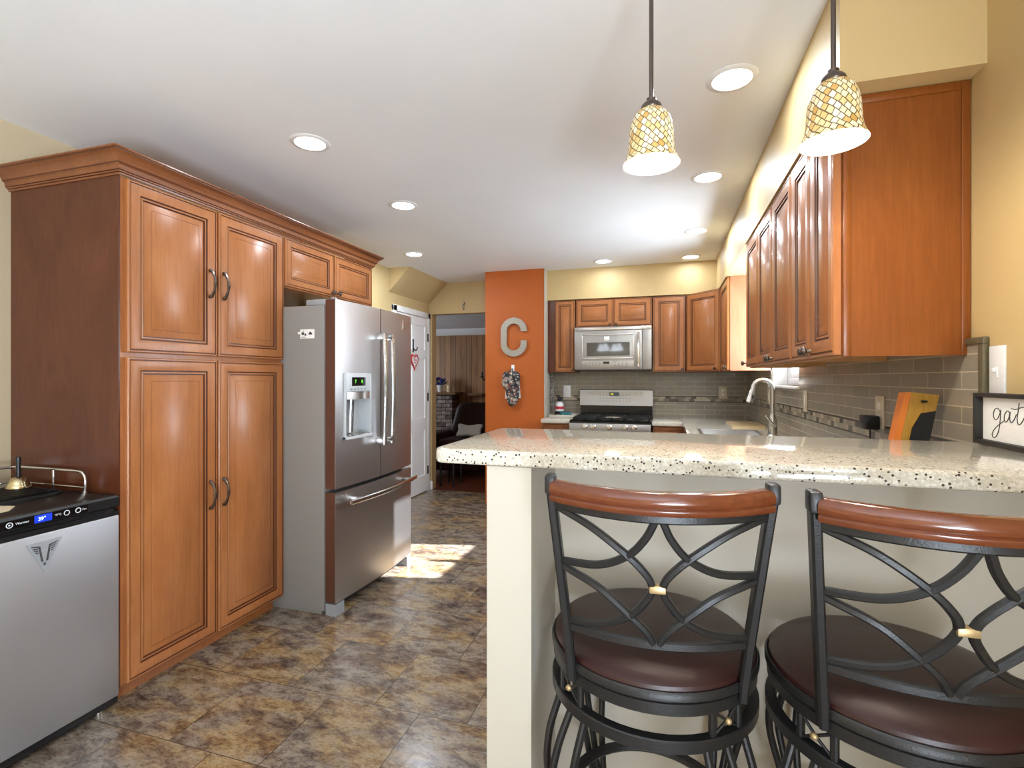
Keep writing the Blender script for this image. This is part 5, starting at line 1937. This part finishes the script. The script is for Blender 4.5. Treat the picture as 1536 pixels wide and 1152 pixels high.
soft(MB(), -3.12, -2.18, 6.25, 7.05, 0.06, 0.36, 0.05).build('base', 'recliner', rc_)
soft(MB(), -2.92, -2.38, 6.12, 6.75, 0.34, 0.50, 0.06).build('seat_cushion', 'recliner', rc_)
bk_ = MB(Matrix.Translation((-2.65, 6.78, 0.42)) @ Matrix.Rotation(R(-14), 4, 'X'))
o2 = catmull([(-0.30, 0.0, 0), (0.30, 0.0, 0), (0.31, 0.35, 0), (0.24, 0.53, 0), (0.0, 0.56, 0), (-0.24, 0.53, 0), (-0.31, 0.35, 0)], 5, True)
pillow_outline(bk_, [(p.x, p.y) for p in o2], 0.0, 0.26)
bk_.build('backrest', 'recliner', rc_)
for x0, x1 in ((-3.15, -2.92), (-2.38, -2.15)):
    soft(MB(), x0, x1, 6.15, 6.95, 0.10, 0.565, 0.08).build('armrest', 'recliner', rc_)
for x in (-3.05, -2.25):
    for y in (6.32, 6.98):
        MB().cyl((x, y, -0.002), (x, y, 0.062), 0.02, 10).build('foot', 'black', rc_)
pw = MB(Matrix.Translation((-2.62, 6.50, 0.50)) @ Matrix.Rotation(R(-20), 4, 'X'))
o3 = catmull([(-0.17, 0.0, 0), (0.0, 0.012, 0), (0.19, 0.0, 0), (0.18, 0.09, 0), (0.19, 0.185, 0), (0.0, 0.165, 0), (-0.16, 0.185, 0), (-0.155, 0.09, 0)], 4, True)
pillow_outline(pw, [(p.x, p.y) for p in o3], 0.0, 0.10)
tag(pw.build('throw_pillow', 'pillow'), 'pale grey throw pillow on the dark recliner', 'pillow')

sd_ = thing('side_table', 'small dark side table with thin black legs just beyond the doorway', 'table', (-2.52, 5.72, 0))
MB().box(-2.63, -2.42, 5.59, 5.86, 0.46, 0.485, 0.004).build('table_top', 'recliner', sd_)
for x, y in ((-2.615, 5.605), (-2.445, 5.61), (-2.615, 5.845), (-2.445, 5.845)):
    MB().box(x - 0.010, x + 0.010, y - 0.010, y + 0.010, -0.002, 0.46).build('leg', 'black', sd_)

scn = thing('wall_sconce', 'small black candle sconce on the panelled wall next to the orange wall', 'sconce', (-3.80, YP - 0.05, 1.25))
MB().box(-3.85, -3.79, YP - 0.02, YP, 1.28, 1.42, 0.004).tube(catmull([(-3.82, YP - 0.02, 1.33), (-3.83, YP - 0.10, 1.28), (-3.86, YP - 0.14, 1.34)], 5), 0.012, 8).lathe([(0, 1.34), (0.05, 1.34), (0.055, 1.36), (0, 1.352)], (-3.86, YP - 0.14, 0), 14).build('bracket', 'black', scn)
MB().cyl((-3.86, YP - 0.14, 1.352), (-3.86, YP - 0.14, 1.46), 0.022, 12).build('candle', 'black', scn)
